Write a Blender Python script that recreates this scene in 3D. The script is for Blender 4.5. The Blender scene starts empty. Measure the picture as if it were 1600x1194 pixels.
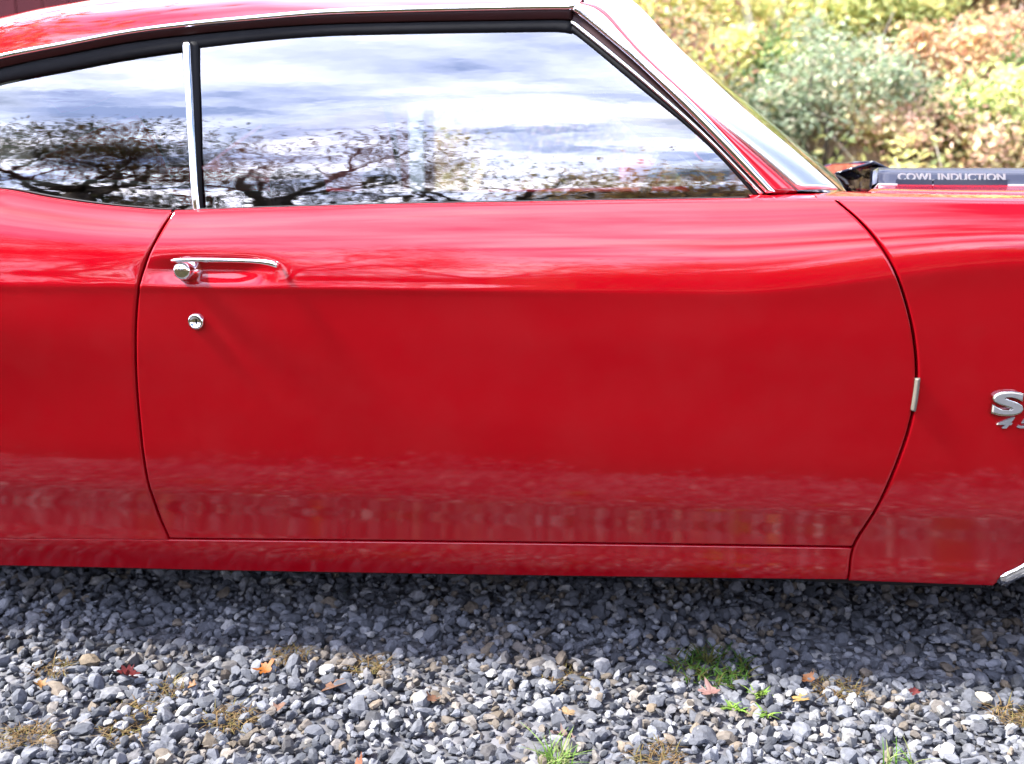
import bpy, math, random
import numpy as np
from mathutils import Vector, Matrix

R_ = math.radians
SC = bpy.context.scene
COL = SC.collection
rng = np.random.default_rng(11)
random.seed(7)

# ------------------------------------------------------------------ camera
CAM_D, CAM_H, PITCH, YAW, FPX = 1.685, 0.93, R_(11.8), R_(6.0), 1556.0
CAM_X = CAM_D * math.tan(YAW)
cd = bpy.data.cameras.new('camera')
cam = bpy.data.objects.new('camera', cd)
COL.objects.link(cam)
cam.location = (CAM_X, -CAM_D, CAM_H)
cam.rotation_euler = (R_(90) - PITCH, 0, YAW)
cd.sensor_width = 36.0
cd.lens = FPX / 1600 * 36.0
cd.clip_start = 0.05
cd.clip_end = 2000
cd.dof.use_dof = True
cd.dof.focus_distance = 1.75
cd.dof.aperture_fstop = 3.6
SC.camera = cam

# ------------------------------------------------------------------ world
SUN_EL, SUN_AZ = R_(50), R_(-83)          # azimuth measured from -Y towards -X
sun_dir = Vector((math.sin(SUN_AZ) * math.cos(SUN_EL), -math.cos(SUN_AZ) * math.cos(SUN_EL), math.sin(SUN_EL)))
world = bpy.data.worlds.new('World')
SC.world = world
world.use_nodes = True
wn, wl = world.node_tree.nodes, world.node_tree.links
wn.clear()
w_out = wn.new('ShaderNodeOutputWorld')
w_bg = wn.new('ShaderNodeBackground')
w_bg.inputs['Strength'].default_value = 0.05
w_sky = wn.new('ShaderNodeTexSky')
w_sky.sky_type = 'NISHITA'
w_sky.sun_disc = False
w_sky.sun_elevation = SUN_EL
w_sky.sun_rotation = math.atan2(sun_dir.x, sun_dir.y)
w_tc = wn.new('ShaderNodeTexCoord')
w_sep = wn.new('ShaderNodeSeparateXYZ')
wl.new(w_tc.outputs['Generated'], w_sep.inputs[0])
def wmath(op, a, b=None):
    n = wn.new('ShaderNodeMath'); n.operation = op
    for i, v in enumerate((a, b)):
        if v is None: continue
        if isinstance(v, (int, float)): n.inputs[i].default_value = v
        else: wl.new(v, n.inputs[i])
    return n.outputs[0]
zz = wmath('ADD', wmath('MAXIMUM', w_sep.outputs[2], 0.0), 0.22)
w_cmb = wn.new('ShaderNodeCombineXYZ')
wl.new(wmath('DIVIDE', w_sep.outputs[0], zz), w_cmb.inputs[0])
wl.new(wmath('DIVIDE', w_sep.outputs[1], zz), w_cmb.inputs[1])
def wnoise(scale, detail, off, rough=0.55):
    mp = wn.new('ShaderNodeMapping'); mp.inputs['Location'].default_value = off
    mp.inputs['Scale'].default_value = (0.8, 1.25, 1)
    wl.new(w_cmb.outputs[0], mp.inputs[0])
    n = wn.new('ShaderNodeTexNoise'); n.inputs['Scale'].default_value = scale
    n.inputs['Detail'].default_value = detail; n.inputs['Roughness'].default_value = rough
    n.inputs['Distortion'].default_value = 0.35
    wl.new(mp.outputs[0], n.inputs['Vector'])
    return n.outputs['Fac']
CLOUD_OFF = (3.1, 1.7, 0.4)
def wramp(fac, stops):
    r = wn.new('ShaderNodeValToRGB'); e = r.color_ramp.elements
    while len(e) < len(stops): e.new(0.5)
    for k, (p, c) in zip(e, stops): k.position = p; k.color = c
    wl.new(fac, r.inputs[0]); return r.outputs[0]
cover = wramp(wnoise(1.15, 9, CLOUD_OFF), [(0.395, (0, 0, 0, 1)), (0.53, (1, 1, 1, 1))])
dense = wramp(wnoise(2.3, 6, (7.7, 2.2, 1.3)), [(0.36, (0.20, 0.26, 0.40, 1)), (0.52, (0.66, 0.72, 0.84, 1)), (0.62, (1, 1, 1, 1))])
w_cl = wn.new('ShaderNodeMix'); w_cl.data_type = 'RGBA'; w_cl.blend_type = 'MULTIPLY'
w_cl.inputs[0].default_value = 1.0
w_cl.inputs[6].default_value = (34, 33.3, 37.5, 1)
wl.new(dense, w_cl.inputs[7])
w_mix = wn.new('ShaderNodeMix'); w_mix.data_type = 'RGBA'
wl.new(cover, w_mix.inputs[0]); wl.new(w_sky.outputs[0], w_mix.inputs[6]); wl.new(w_cl.outputs[2], w_mix.inputs[7])
wl.new(w_mix.outputs[2], w_bg.inputs['Color'])
wl.new(w_bg.outputs[0], w_out.inputs['Surface'])

# ------------------------------------------------------------------ sun + exposure
sd = bpy.data.lights.new('sun', 'SUN')
sd.energy = 4.6
sd.angle = R_(9.0)
sd.color = (1.0, 0.96, 0.90)
sun = bpy.data.objects.new('sun', sd)
COL.objects.link(sun)
sun.rotation_euler = (-sun_dir).to_track_quat('-Z', 'Y').to_euler()
vs = SC.view_settings
vs.view_transform = 'Standard'; vs.look = 'None'; vs.gamma = 1.0; vs.use_curve_mapping = False
vs.exposure = 2.45
SC.render.engine = 'CYCLES'
SC.cycles.max_bounces = 10
SC.cycles.transparent_max_bounces = 24
SC.cycles.caustics_reflective = False
SC.cycles.caustics_refractive = False

# ------------------------------------------------------------------ pixel -> world helpers (1600x1194 frame)
_F = np.array([-math.sin(YAW) * math.cos(PITCH), math.cos(YAW) * math.cos(PITCH), -math.sin(PITCH)])
_R = np.array([math.cos(YAW), math.sin(YAW), 0.0])
_U = np.array([-math.sin(YAW) * math.sin(PITCH), math.cos(YAW) * math.sin(PITCH), math.cos(PITCH)])
_C = np.array([CAM_X, -CAM_D, CAM_H])
def ray(px, py):
    return _F + _R * ((px - 800) / FPX) - _U * ((py - 597) / FPX)
def at_y(px, py, y):
    d = ray(px, py); return _C + d * ((y - _C[1]) / d[1])
def at_z(px, py, z):
    d = ray(px, py); return _C + d * ((z - _C[2]) / d[2])
def at_depth(px, py, dep):
    return _C + ray(px, py) * dep
def hit(px, py, fn, off=0.0):
    y = 0.05
    for _ in range(14):
        p = at_y(px, py, y); y = float(fn(p[0], p[2])) + off
    return at_y(px, py, y)

# ------------------------------------------------------------------ mesh helpers
def mesh_np(name, V, F, mats, parent=None, smooth=False, col=None, fmat=None):
    V = np.asarray(V, dtype=np.float32).reshape(-1, 3)
    me = bpy.data.meshes.new(name)
    if isinstance(F, np.ndarray):
        k = F.shape[1]; nf = len(F); loops = F.astype(np.int32).ravel()
        starts = np.arange(nf, dtype=np.int32) * k
    else:
        nf = len(F); loops = np.fromiter((i for f in F for i in f), dtype=np.int32)
        ln = np.fromiter((len(f) for f in F), dtype=np.int32); starts = np.concatenate(([0], np.cumsum(ln)[:-1])).astype(np.int32)
    me.vertices.add(len(V)); me.vertices.foreach_set('co', V.ravel())
    me.loops.add(len(loops)); me.loops.foreach_set('vertex_index', loops)
    me.polygons.add(nf); me.polygons.foreach_set('loop_start', starts)
    if not isinstance(mats, (list, tuple)): mats = [mats]
    for m in mats: me.materials.append(m)
    if fmat is not None: me.polygons.foreach_set('material_index', np.asarray(fmat, dtype=np.int32))
    me.polygons.foreach_set('use_smooth', np.full(nf, bool(smooth)))
    me.update(calc_edges=True); me.validate()
    if col is not None:
        c = np.asarray(col, dtype=np.float32)
        if c.shape[1] == 3: c = np.hstack([c, np.ones((len(c), 1), np.float32)])
        a = me.color_attributes.new('col', 'FLOAT_COLOR', 'POINT')
        a.data.foreach_set('color', c.ravel())
    o = bpy.data.objects.new(name, me)
    COL.objects.link(o)
    if parent is not None: o.parent = parent
    return o
def empty(name, loc, label=None, cat=None, group=None):
    o = bpy.data.objects.new(name, None); COL.objects.link(o); o.location = loc
    o.empty_display_size = 0.1
    return tag(o, label, cat, group)
def tag(o, label=None, cat=None, group=None, kind=None):
    if label: o['label'] = label
    if cat: o['category'] = cat
    if group: o['group'] = group
    if kind: o['kind'] = kind
    return o
class MB:
    def __init__(s): s.v = []; s.f = []; s.n = 0
    def add(s, V, F):
        s.v.append(np.asarray(V, float).reshape(-1, 3)); s.f += [tuple(int(i) + s.n for i in f) for f in F]; s.n += len(s.v[-1]); return s
    def box(s, lo, hi, M=None):
        x0, y0, z0 = lo; x1, y1, z1 = hi
        V = np.array([(x0, y0, z0), (x1, y0, z0), (x1, y1, z0), (x0, y1, z0), (x0, y0, z1), (x1, y0, z1), (x1, y1, z1), (x0, y1, z1)], float)
        if M is not None: V = V @ np.array(M).T
        return s.add(V, [(0, 3, 2, 1), (4, 5, 6, 7), (0, 1, 5, 4), (1, 2, 6, 5), (2, 3, 7, 6), (3, 0, 4, 7)])
    def tube(s, pts, rad, n=6, cap=True):
        P = np.asarray(pts, float); m = len(P)
        rad = np.broadcast_to(np.asarray(rad, float), (m,))
        T = np.gradient(P, axis=0); T /= np.linalg.norm(T, axis=1)[:, None] + 1e-12
        ref = np.array([0, 0, 1.0]) if abs(T[0][2]) < 0.9 else np.array([1.0, 0, 0])
        V = []
        a = np.arange(n) * 2 * math.pi / n
        A = np.cross(T[0], ref); A /= np.linalg.norm(A)
        for i in range(m):
            A = A - T[i] * A.dot(T[i]); A /= np.linalg.norm(A) + 1e-12
            B = np.cross(T[i], A)
            V.append(P[i] + rad[i] * (np.cos(a)[:, None] * A + np.sin(a)[:, None] * B))
        F = [(i * n + j, i * n + (j + 1) % n, (i + 1) * n + (j + 1) % n, (i + 1) * n + j) for i in range(m - 1) for j in range(n)]
        if cap: F += [tuple(range(n))[::-1], tuple((m - 1) * n + j for j in range(n))]
        return s.add(np.vstack(V), F)
    def lathe(s, prof, centre, axis='y', n=32):
        a = np.arange(n) * 2 * math.pi / n; V = []
        for r, h in prof:
            if axis == 'y': V.append(np.c_[r * np.cos(a), np.full(n, h), r * np.sin(a)])
            else: V.append(np.c_[r * np.cos(a), r * np.sin(a), np.full(n, h)])
        V = np.vstack(V) + np.asarray(centre)
        m = len(prof)
        F = [(i * n + j, i * n + (j + 1) % n, (i + 1) * n + (j + 1) % n, (i + 1) * n + j) for i in range(m - 1) for j in range(n)]
        if prof[0][0] > 1e-5: F.append(tuple(range(n))[::-1])
        if prof[-1][0] > 1e-5: F.append(tuple((m - 1) * n + j for j in range(n)))
        return s.add(V, F)
    def grid(s, P, flip=False):
        P = np.asarray(P, float); a, b = P.shape[:2]
        F = [(i * b + j, i * b + j + 1, (i + 1) * b + j + 1, (i + 1) * b + j) for i in range(a - 1) for j in range(b - 1)]
        if flip: F = [f[::-1] for f in F]
        return s.add(P.reshape(-1, 3), F)
    def build(s, name, mat, parent=None, smooth=False, origin=None):
        V = np.vstack(s.v)
        if origin is not None: V = V - np.asarray(origin)
        return mesh_np(name, V, s.f, mat, parent, smooth)
def smooth_pts(P, n=60):
    """Catmull-Rom through the points, n samples."""
    P = np.asarray(P, float); m = len(P)
    Q = np.vstack([2 * P[0] - P[1], P, 2 * P[-1] - P[-2]])
    d = np.concatenate(([0], np.cumsum(np.linalg.norm(np.diff(P, axis=0), axis=1)))); d /= d[-1]
    out = []
    for t in np.linspace(0, 1, n):
        i = min(int(np.searchsorted(d, t, side='right')) - 1, m - 2)
        u = (t - d[i]) / (d[i + 1] - d[i] + 1e-12)
        p0, p1, p2, p3 = Q[i:i + 4]
        out.append(0.5 * ((2 * p1) + (-p0 + p2) * u + (2 * p0 - 5 * p1 + 4 * p2 - p3) * u * u + (-p0 + 3 * p1 - 3 * p2 + p3) * u ** 3))
    return np.array(out)
def sstep(a, b, x):
    t = np.clip((np.asarray(x, float) - a) / (b - a), 0, 1); return t * t * (3 - 2 * t)

# ------------------------------------------------------------------ materials
def new_mat(name):
    m = bpy.data.materials.new(name); m.use_nodes = True
    nt = m.node_tree; b = nt.nodes['Principled BSDF']; return m, nt, b
def nd(nt, typ, **kw):
    n = nt.nodes.new(typ)
    for k, v in kw.items():
        if k.startswith('_'): setattr(n, k[1:], v)
        else: n.inputs[k.replace('__', ' ')].default_value = v
    return n
def plain(name, c, rough=0.5, metal=0.0, spec=0.5, var=0.0, scale=30.0, bump=0.0):
    m, nt, b = new_mat(name)
    b.inputs['Base Color'].default_value = (*c, 1); b.inputs['Roughness'].default_value = rough
    b.inputs['Metallic'].default_value = metal; b.inputs['Specular IOR Level'].default_value = spec
    tc = nd(nt, 'ShaderNodeTexCoord'); n = nd(nt, 'ShaderNodeTexNoise', Scale=scale, Detail=5.0)
    nt.links.new(tc.outputs['Object'], n.inputs['Vector'])
    if var:
        mx = nd(nt, 'ShaderNodeMix', _data_type='RGBA')
        mx.inputs[6].default_value = (*[x * (1 - var) for x in c], 1); mx.inputs[7].default_value = (*[min(1, x * (1 + var)) for x in c], 1)
        nt.links.new(n.outputs['Fac'], mx.inputs[0]); nt.links.new(mx.outputs[2], b.inputs['Base Color'])
    if bump:
        bp = nd(nt, 'ShaderNodeBump', Strength=bump, Distance=0.01)
        nt.links.new(n.outputs['Fac'], bp.inputs['Height']); nt.links.new(bp.outputs[0], b.inputs['Normal'])
    return m
def paint_mat(name, c, coat_ior=1.75):
    m, nt, b = new_mat(name)
    b.inputs['Base Color'].default_value = (*c, 1); b.inputs['Roughness'].default_value = 0.45
    b.inputs['Specular IOR Level'].default_value = 0.0
    b.inputs['Coat Weight'].default_value = 1.0; b.inputs['Coat Roughness'].default_value = 0.045
    b.inputs['Coat IOR'].default_value = coat_ior
    tc = nd(nt, 'ShaderNodeTexCoord')
    mp = nd(nt, 'ShaderNodeMapping'); mp.inputs['Scale'].default_value = (0.5, 1.0, 1.6)
    nt.links.new(tc.outputs['Object'], mp.inputs[0])
    n1 = nd(nt, 'ShaderNodeTexNoise', Scale=9.0, Detail=2.0); n2 = nd(nt, 'ShaderNodeTexNoise', Scale=75.0, Detail=2.0)
    nt.links.new(mp.outputs[0], n1.inputs['Vector']); nt.links.new(mp.outputs[0], n2.inputs['Vector'])
    b1 = nd(nt, 'ShaderNodeBump', Strength=1.0, Distance=0.00003); b2 = nd(nt, 'ShaderNodeBump', Strength=1.0, Distance=0.000008)
    nt.links.new(n1.outputs['Fac'], b1.inputs['Height']); nt.links.new(n2.outputs['Fac'], b2.inputs['Height'])
    nt.links.new(b1.outputs[0], b2.inputs['Normal']); nt.links.new(b2.outputs[0], b.inputs['Coat Normal'])
    sp_ = nd(nt, 'ShaderNodeSeparateXYZ'); nt.links.new(tc.outputs['Object'], sp_.inputs[0])
    n4 = nd(nt, 'ShaderNodeTexNoise', Scale=5.0, Detail=5.0); nt.links.new(tc.outputs['Object'], n4.inputs['Vector'])
    ad = nd(nt, 'ShaderNodeMath', _operation='MULTIPLY_ADD'); ad.inputs[1].default_value = 0.16; nt.links.new(n4.outputs['Fac'], ad.inputs[0]); nt.links.new(sp_.outputs[2], ad.inputs[2])
    rr_ = nd(nt, 'ShaderNodeMapRange'); rr_.inputs[1].default_value = 0.62; rr_.inputs[2].default_value = 0.40; rr_.inputs[3].default_value = 0.045; rr_.inputs[4].default_value = 0.12
    nt.links.new(ad.outputs[0], rr_.inputs[0]); nt.links.new(rr_.outputs[0], b.inputs['Coat Roughness'])
    # road film: faint dust towards the sill, with a shape of its own
    n3 = nd(nt, 'ShaderNodeTexNoise', Scale=7.0, Detail=6.0, Roughness=0.65)
    nt.links.new(tc.outputs['Object'], n3.inputs['Vector'])
    rp = nd(nt, 'ShaderNodeValToRGB'); rp.color_ramp.elements[0].position = 0.45; rp.color_ramp.elements[1].position = 0.85
    nt.links.new(n3.outputs['Fac'], rp.inputs[0])
    ml = nd(nt, 'ShaderNodeMath', _operation='MULTIPLY'); ml.inputs[1].default_value = 0.015
    nt.links.new(rp.outputs[0], ml.inputs[0])
    mx = nd(nt, 'ShaderNodeMix', _data_type='RGBA'); mx.inputs[6].default_value = (*c, 1); mx.inputs[7].default_value = (0.45, 0.28, 0.25, 1)
    nt.links.new(ml.outputs[0], mx.inputs[0]); nt.links.new(mx.outputs[2], b.inputs['Base Color'])
    return m
def glass_mat(name, tint, ior, ripple=0.0):
    m = bpy.data.materials.new(name); m.use_nodes = True; nt = m.node_tree; nt.nodes.clear()
    out = nd(nt, 'ShaderNodeOutputMaterial'); mix = nd(nt, 'ShaderNodeMixShader')
    tr = nd(nt, 'ShaderNodeBsdfTransparent'); tr.inputs[0].default_value = (*tint, 1)
    gl = nd(nt, 'ShaderNodeBsdfGlossy'); gl.inputs['Roughness'].default_value = 0.0; gl.inputs['Color'].default_value = (1, 1, 1, 1)
    fr = nd(nt, 'ShaderNodeFresnel'); fr.inputs['IOR'].default_value = ior
    tc = nd(nt, 'ShaderNodeTexCoord'); mp = nd(nt, 'ShaderNodeMapping'); mp.inputs['Scale'].default_value = (0.7, 1, 3.0)
    nz = nd(nt, 'ShaderNodeTexNoise', Scale=16.0, Detail=2.5); bp = nd(nt, 'ShaderNodeBump', Strength=1.0, Distance=ripple)
    nt.links.new(tc.outputs['Object'], mp.inputs[0]); nt.links.new(mp.outputs[0], nz.inputs['Vector'])
    nt.links.new(nz.outputs['Fac'], bp.inputs['Height'])
    if ripple: nt.links.new(bp.outputs[0], gl.inputs['Normal'])
    nt.links.new(fr.outputs[0], mix.inputs[0]); nt.links.new(tr.outputs[0], mix.inputs[1]); nt.links.new(gl.outputs[0], mix.inputs[2])
    nt.links.new(mix.outputs[0], out.inputs['Surface'])
    return m
def attr_mat(name, rough=0.8, transl=0.0, spec=0.2, bump=0.0, scale=60, var=0.25):
    m, nt, b = new_mat(name)
    at = nd(nt, 'ShaderNodeAttribute'); at.attribute_name = 'col'
    tc = nd(nt, 'ShaderNodeTexCoord'); n = nd(nt, 'ShaderNodeTexNoise', Scale=float(scale), Detail=6.0, Roughness=0.65)
    nt.links.new(tc.outputs['Object'], n.inputs['Vector'])
    mr = nd(nt, 'ShaderNodeMapRange'); mr.inputs[1].default_value = 0.3; mr.inputs[2].default_value = 0.7
    mr.inputs[3].default_value = 1 - var; mr.inputs[4].default_value = 1 + var
    nt.links.new(n.outputs['Fac'], mr.inputs[0])
    mx = nd(nt, 'ShaderNodeMix', _data_type='RGBA', _blend_type='MULTIPLY'); mx.inputs[0].default_value = 1
    nt.links.new(at.outputs['Color'], mx.inputs[6]); nt.links.new(mr.outputs[0], mx.inputs[7])
    nt.links.new(mx.outputs[2], b.inputs['Base Color'])
    b.inputs['Roughness'].default_value = rough; b.inputs['Specular IOR Level'].default_value = spec
    if bump:
        bp = nd(nt, 'ShaderNodeBump', Strength=bump, Distance=0.004); nt.links.new(n.outputs['Fac'], bp.inputs['Height']); nt.links.new(bp.outputs[0], b.inputs['Normal'])
    if transl:
        out = nt.nodes['Material Output']; t = nd(nt, 'ShaderNodeBsdfTranslucent'); nt.links.new(mx.outputs[2], t.inputs[0])
        ms = nd(nt, 'ShaderNodeMixShader'); ms.inputs[0].default_value = transl
        nt.links.new(b.outputs[0], ms.inputs[1]); nt.links.new(t.outputs[0], ms.inputs[2]); nt.links.new(ms.outputs[0], out.inputs[0])
    return m
M_red = paint_mat('red_paint', (0.285, 0.0001, 0.005), 1.54)
M_black_paint = paint_mat('black_paint', (0.010, 0.012, 0.024), 1.42)
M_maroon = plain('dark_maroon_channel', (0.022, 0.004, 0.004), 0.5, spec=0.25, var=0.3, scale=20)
M_chrome = plain('chrome', (0.86, 0.86, 0.88), 0.07, 1.0, var=0.04, scale=14)
M_satin = plain('satin_moulding', (0.82, 0.82, 0.83), 0.3, 1.0, var=0.05, scale=20)
M_dullchrome = plain('brushed_trim', (0.74, 0.74, 0.75), 0.2, 1.0, var=0.08, scale=40)
M_greytrim = plain('grey_bead', (0.03, 0.03, 0.032), 0.6, spec=0.15, var=0.2, scale=50)
M_rubber = plain('rubber', (0.008, 0.008, 0.009), 0.75, spec=0.12, var=0.3, scale=40, bump=0.1)
M_dark = plain('dark_underbody', (0.012, 0.011, 0.011), 0.85, spec=0.1, var=0.4, scale=14, bump=0.3)
M_vinyl = plain('black_vinyl', (0.010, 0.010, 0.011), 0.6, spec=0.2, var=0.3, scale=60, bump=0.15)
M_headliner = plain('headliner', (0.03, 0.03, 0.033), 0.9, var=0.2, scale=80)
M_carpet = plain('carpet', (0.012, 0.012, 0.012), 0.95, var=0.3, scale=120)
M_cream = plain('aged_white_plastic', (0.11, 0.098, 0.078), 0.55, var=0.25, scale=60)
M_badge = plain('badge_enamel', (0.22, 0.215, 0.205), 0.35, var=0.12, scale=90)
M_white_enamel = plain('white_enamel', (0.16, 0.16, 0.168), 0.3, var=0.05)
M_tyre = plain('tyre_rubber', (0.015, 0.015, 0.015), 0.8, var=0.3, scale=30, bump=0.2)
M_glass = glass_mat('window_glass', (0.62, 0.67, 0.655), 2.5, 0.00016)
M_wind = glass_mat('windshield_glass', (0.74, 0.80, 0.78), 2.3, 0.0)
M_mirror = plain('mirror_silver', (0.9, 0.9, 0.9), 0.02, 1.0)
M_lamp = plain('lamp_glass', (0.75, 0.75, 0.72), 0.1, spec=0.8, var=0.1, scale=80, bump=0.3)
M_taillamp = plain('tail_lamp_red', (0.35, 0.01, 0.01), 0.15, spec=0.8, var=0.2, scale=50)

# ------------------------------------------------------------------ car body surface
YC = 0.95
def zcrease(x): return 0.735 + 0.050 * sstep(0.35, 0.85, x)
_bp = [(-60, 293), (0, 300), (60, 311), (130, 321), (200, 328), (268, 332), (400, 328.5), (600, 323), (800, 319.5), (1000, 316), (1220, 313), (1308, 313), (1450, 314.5), (1600, 317)]
_bw = np.array([at_y(a, b, 0.046) for a, b in _bp])
_bx = np.concatenate(([-2.8, -2.2, -1.7, -1.25], _bw[:, 0], [1.3, 1.8, 2.2]))
_bz = np.concatenate(([0.90, 0.945, 0.965, 0.945], _bw[:, 2], [0.882, 0.868, 0.85]))
_bd = smooth_pts(np.c_[_bx, _bz], 400)
def zbelt(x): return np.interp(x, _bd[:, 0], _bd[:, 1])
_low = np.array([(0.0, 0.16), (0.10, 0.16), (0.20, 0.108), (0.245, 0.092), (0.285, 0.075), (0.32, 0.056), (0.355, 0.039), (0.41, 0.0265), (0.48, 0.0185), (0.56, 0.012), (0.64, 0.006), (0.70, 0.0025), (0.735, 0.0)])
_ls = smooth_pts(_low, 300)
HX, HZ = hit(330, 425, lambda x, z: 0.02)[[0, 2]]
def Y(x, z):
    x = np.asarray(x, float); z = np.asarray(z, float)
    zc, zb = zcrease(x), zbelt(x)
    s = sstep(0.35, 0.9, x)
    t = (z - zc) / (zb - zc)
    H = zb - zc
    a0 = 0.12 * (1 - s) + 0.02 * s
    tp = np.clip(t, 0, 2)
    up = H * (0.5 * a0 * tp + 0.15 * tp ** 2 + 0.11 * tp ** 3)
    q = np.interp(z - (zc - 0.735) * sstep(0.3, 0.735, z), _ls[:, 0], _ls[:, 1])
    y = np.where(t > 0, up, q)
    # crease rounding
    y = y - 0.0016 * np.exp(-((z - zc) / 0.0055) ** 2) * (1 - sstep(-0.35, 0.3, x))
    # plan curvature and ends
    y = y + 0.006 * (x / 0.9) ** 2 * (np.abs(x) < 0.9) + (0.006 + 0.0 * x) * (np.abs(x) >= 0.9)
    y = y + 0.10 * np.clip((np.abs(x - (-0.3)) - 1.7) / 0.8, 0, 2) ** 2
    # rear haunch
    y = y - 0.012 * np.exp(-((x + 1.20) / 0.42) ** 2 - ((z - 0.66) / 0.11) ** 2)
    # crease bite on the quarter fading rearward, front shoulder of the fender
    # scooped recess behind the door handle
    y = y + 0.011 * np.exp(-(((x - HX) / 0.105) ** 2) ** 2 - ((z - (HZ + 0.004)) / 0.017) ** 2)
    # dents / panel waviness so that reflections bend
    y = y + 0.0006 * np.sin(3.1 * x + 9 * z) * np.sin(17 * z + 1.3 * x)
    return y
def G(x, z):
    h = np.clip(np.asarray(z, float) - 0.88, -0.3, 0.5)
    return 0.092 + 0.075 * h + 0.60 * h * np.abs(h) + 0.008 * (np.asarray(x, float) / 0.9) ** 2

def pxcurve(pts, fn, off=0.0, n=80):
    P = np.array([hit(a, b, fn, off) for a, b in pts])
    return smooth_pts(P, n)
# door gaps x(z)
gl_px = [(268, 334), (246, 370), (226, 415), (215, 462), (211.5, 520), (213, 600), (221, 690), (234, 765), (249, 808), (264, 843)]
gr_px = [(1306, 313), (1348, 350), (1384, 396), (1407, 445), (1425, 510), (1432, 570), (1430, 622), (1420, 670), (1405, 715), (1383, 768), (1357, 815), (1332, 858), (1325, 903)]
GL = pxcurve(gl_px, Y); GR = pxcurve(gr_px, Y)
GL = GL[np.argsort(GL[:, 2])]; GR = GR[np.argsort(GR[:, 2])]
def xl(z): return np.interp(z, GL[:, 2], GL[:, 0])
def xr(z): return np.interp(z, GR[:, 2], GR[:, 0])
seam_px = [(0, 842), (263, 844), (600, 847.5), (900, 851), (1332, 857)]
SEAM = pxcurve(seam_px, Y)
def zseam(x): return np.interp(x, SEAM[:, 0], SEAM[:, 2])
bot_px = [(0, 883), (370, 891), (800, 898), (1330, 905)]
BOT = pxcurve(bot_px, Y)
def zbot(x): return np.interp(x, BOT[:, 0], BOT[:, 2])

AXF, AXR, WR = 1.37, -1.60, 0.335
ARCH = at_y(1566, 907, 0.10)
def arch_z(x, cx, r=0.40):
    d = r * r - (np.asarray(x, float) - cx) ** 2
    return np.where(d > 0, WR + np.sqrt(np.maximum(d, 0)), -1)
XT = float(ARCH[0])
_ah = smooth_pts([(XT - 0.004, 0.10), (XT, 0.196), (XT + 0.040, 0.238), (XT + 0.085, 0.31), (XT + 0.125, 0.41), (XT + 0.19, 0.52), (XT + 0.31, 0.62), (AXF, 0.655)], 120)
_af = _ah[::-1][1:].copy(); _af[:, 0] = 2 * AXF - _af[:, 0]
FARCH = np.vstack([_ah, _af])
def farch_z(x):
    x = np.asarray(x, float)
    return np.where((x > XT) & (x < 2 * AXF - XT), np.interp(x, FARCH[:, 0], FARCH[:, 1]), -1)

root = empty('muscle_car', (0, YC, 0), 'glossy red two-door muscle car parked on the gravel drive', 'car')
OR = (0, YC, 0)
def part(mb, name, mat, parent=None, smooth=True):
    return mb.build(name, mat, parent or root, smooth, OR)

def panel(name, fx0, fx1, fz0, fz1, nu=90, nv=90, top=None, top_in=(0.004, 0.016, 0.03), fl=(0.0015, 0.004, 0.028), mat=None, parent=None, vdense=True):
    """Body panel on the side surface between x(z) limits and z(x) limits; edges turn inward."""
    def samp(n, e=0.0035):
        u = np.linspace(0, 1, n); return np.concatenate(([0, e], u[1:-1], [1 - e, 1]))
    U = samp(nu, 0.0025); V = samp(nv, 0.004)
    UU, VV = np.meshgrid(U, V)
    X = fx0(0.5) + (fx1(0.5) - fx0(0.5)) * UU
    for _ in range(12):
        Z = fz0(X) + (fz1(X) - fz0(X)) * VV
        X = fx0(Z) + (fx1(Z) - fx0(Z)) * UU
    P = np.stack([X, Y(X, Z), Z], -1)
    mb = MB()
    a, b = P.shape[:2]
    verts = [P.reshape(-1, 3)]
    F = [(i * b + j, i * b + j + 1, (i + 1) * b + j + 1, (i + 1) * b + j) for i in range(a - 1) for j in range(b - 1)]
    loop = [(0, j) for j in range(b)] + [(i, b - 1) for i in range(1, a)] + [(a - 1, j) for j in range(b - 2, -1, -1)] + [(i, 0) for i in range(a - 2, 0, -1)]
    ids = [i * b + j for i, j in loop]
    base = a * b; cur = ids; n = len(loop)
    C = P[[i for i, j in loop], [j for i, j in loop]]
    cen = P.mean((0, 1))
    # outward in-panel direction
    D = np.zeros_like(C)
    for k, (i, j) in enumerate(loop):
        if i == 0: D[k] += P[0, j] - P[1, j]
        if i == a - 1: D[k] += P[a - 1, j] - P[a - 2, j]
        if j == 0: D[k] += P[i, 0] - P[i, 1]
        if j == b - 1: D[k] += P[i, b - 1] - P[i, b - 2]
    D /= np.linalg.norm(D, axis=1)[:, None] + 1e-12
    off = base
    for o, d in ((fl[0] * 0.55, fl[0] * 0.45), (fl[0], fl[1] * 0.6), (fl[0], fl[2])):
        Q = C + D * o; Q[:, 1] += d
        verts.append(Q)
        new = list(range(off, off + n)); off += n
        F += [(cur[(k + 1) % n], cur[k], new[k], new[(k + 1) % n]) for k in range(n)]
        cur = new
    mb.add(np.vstack(verts), F)
    return part(mb, name, mat or M_red, parent), P

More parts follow.
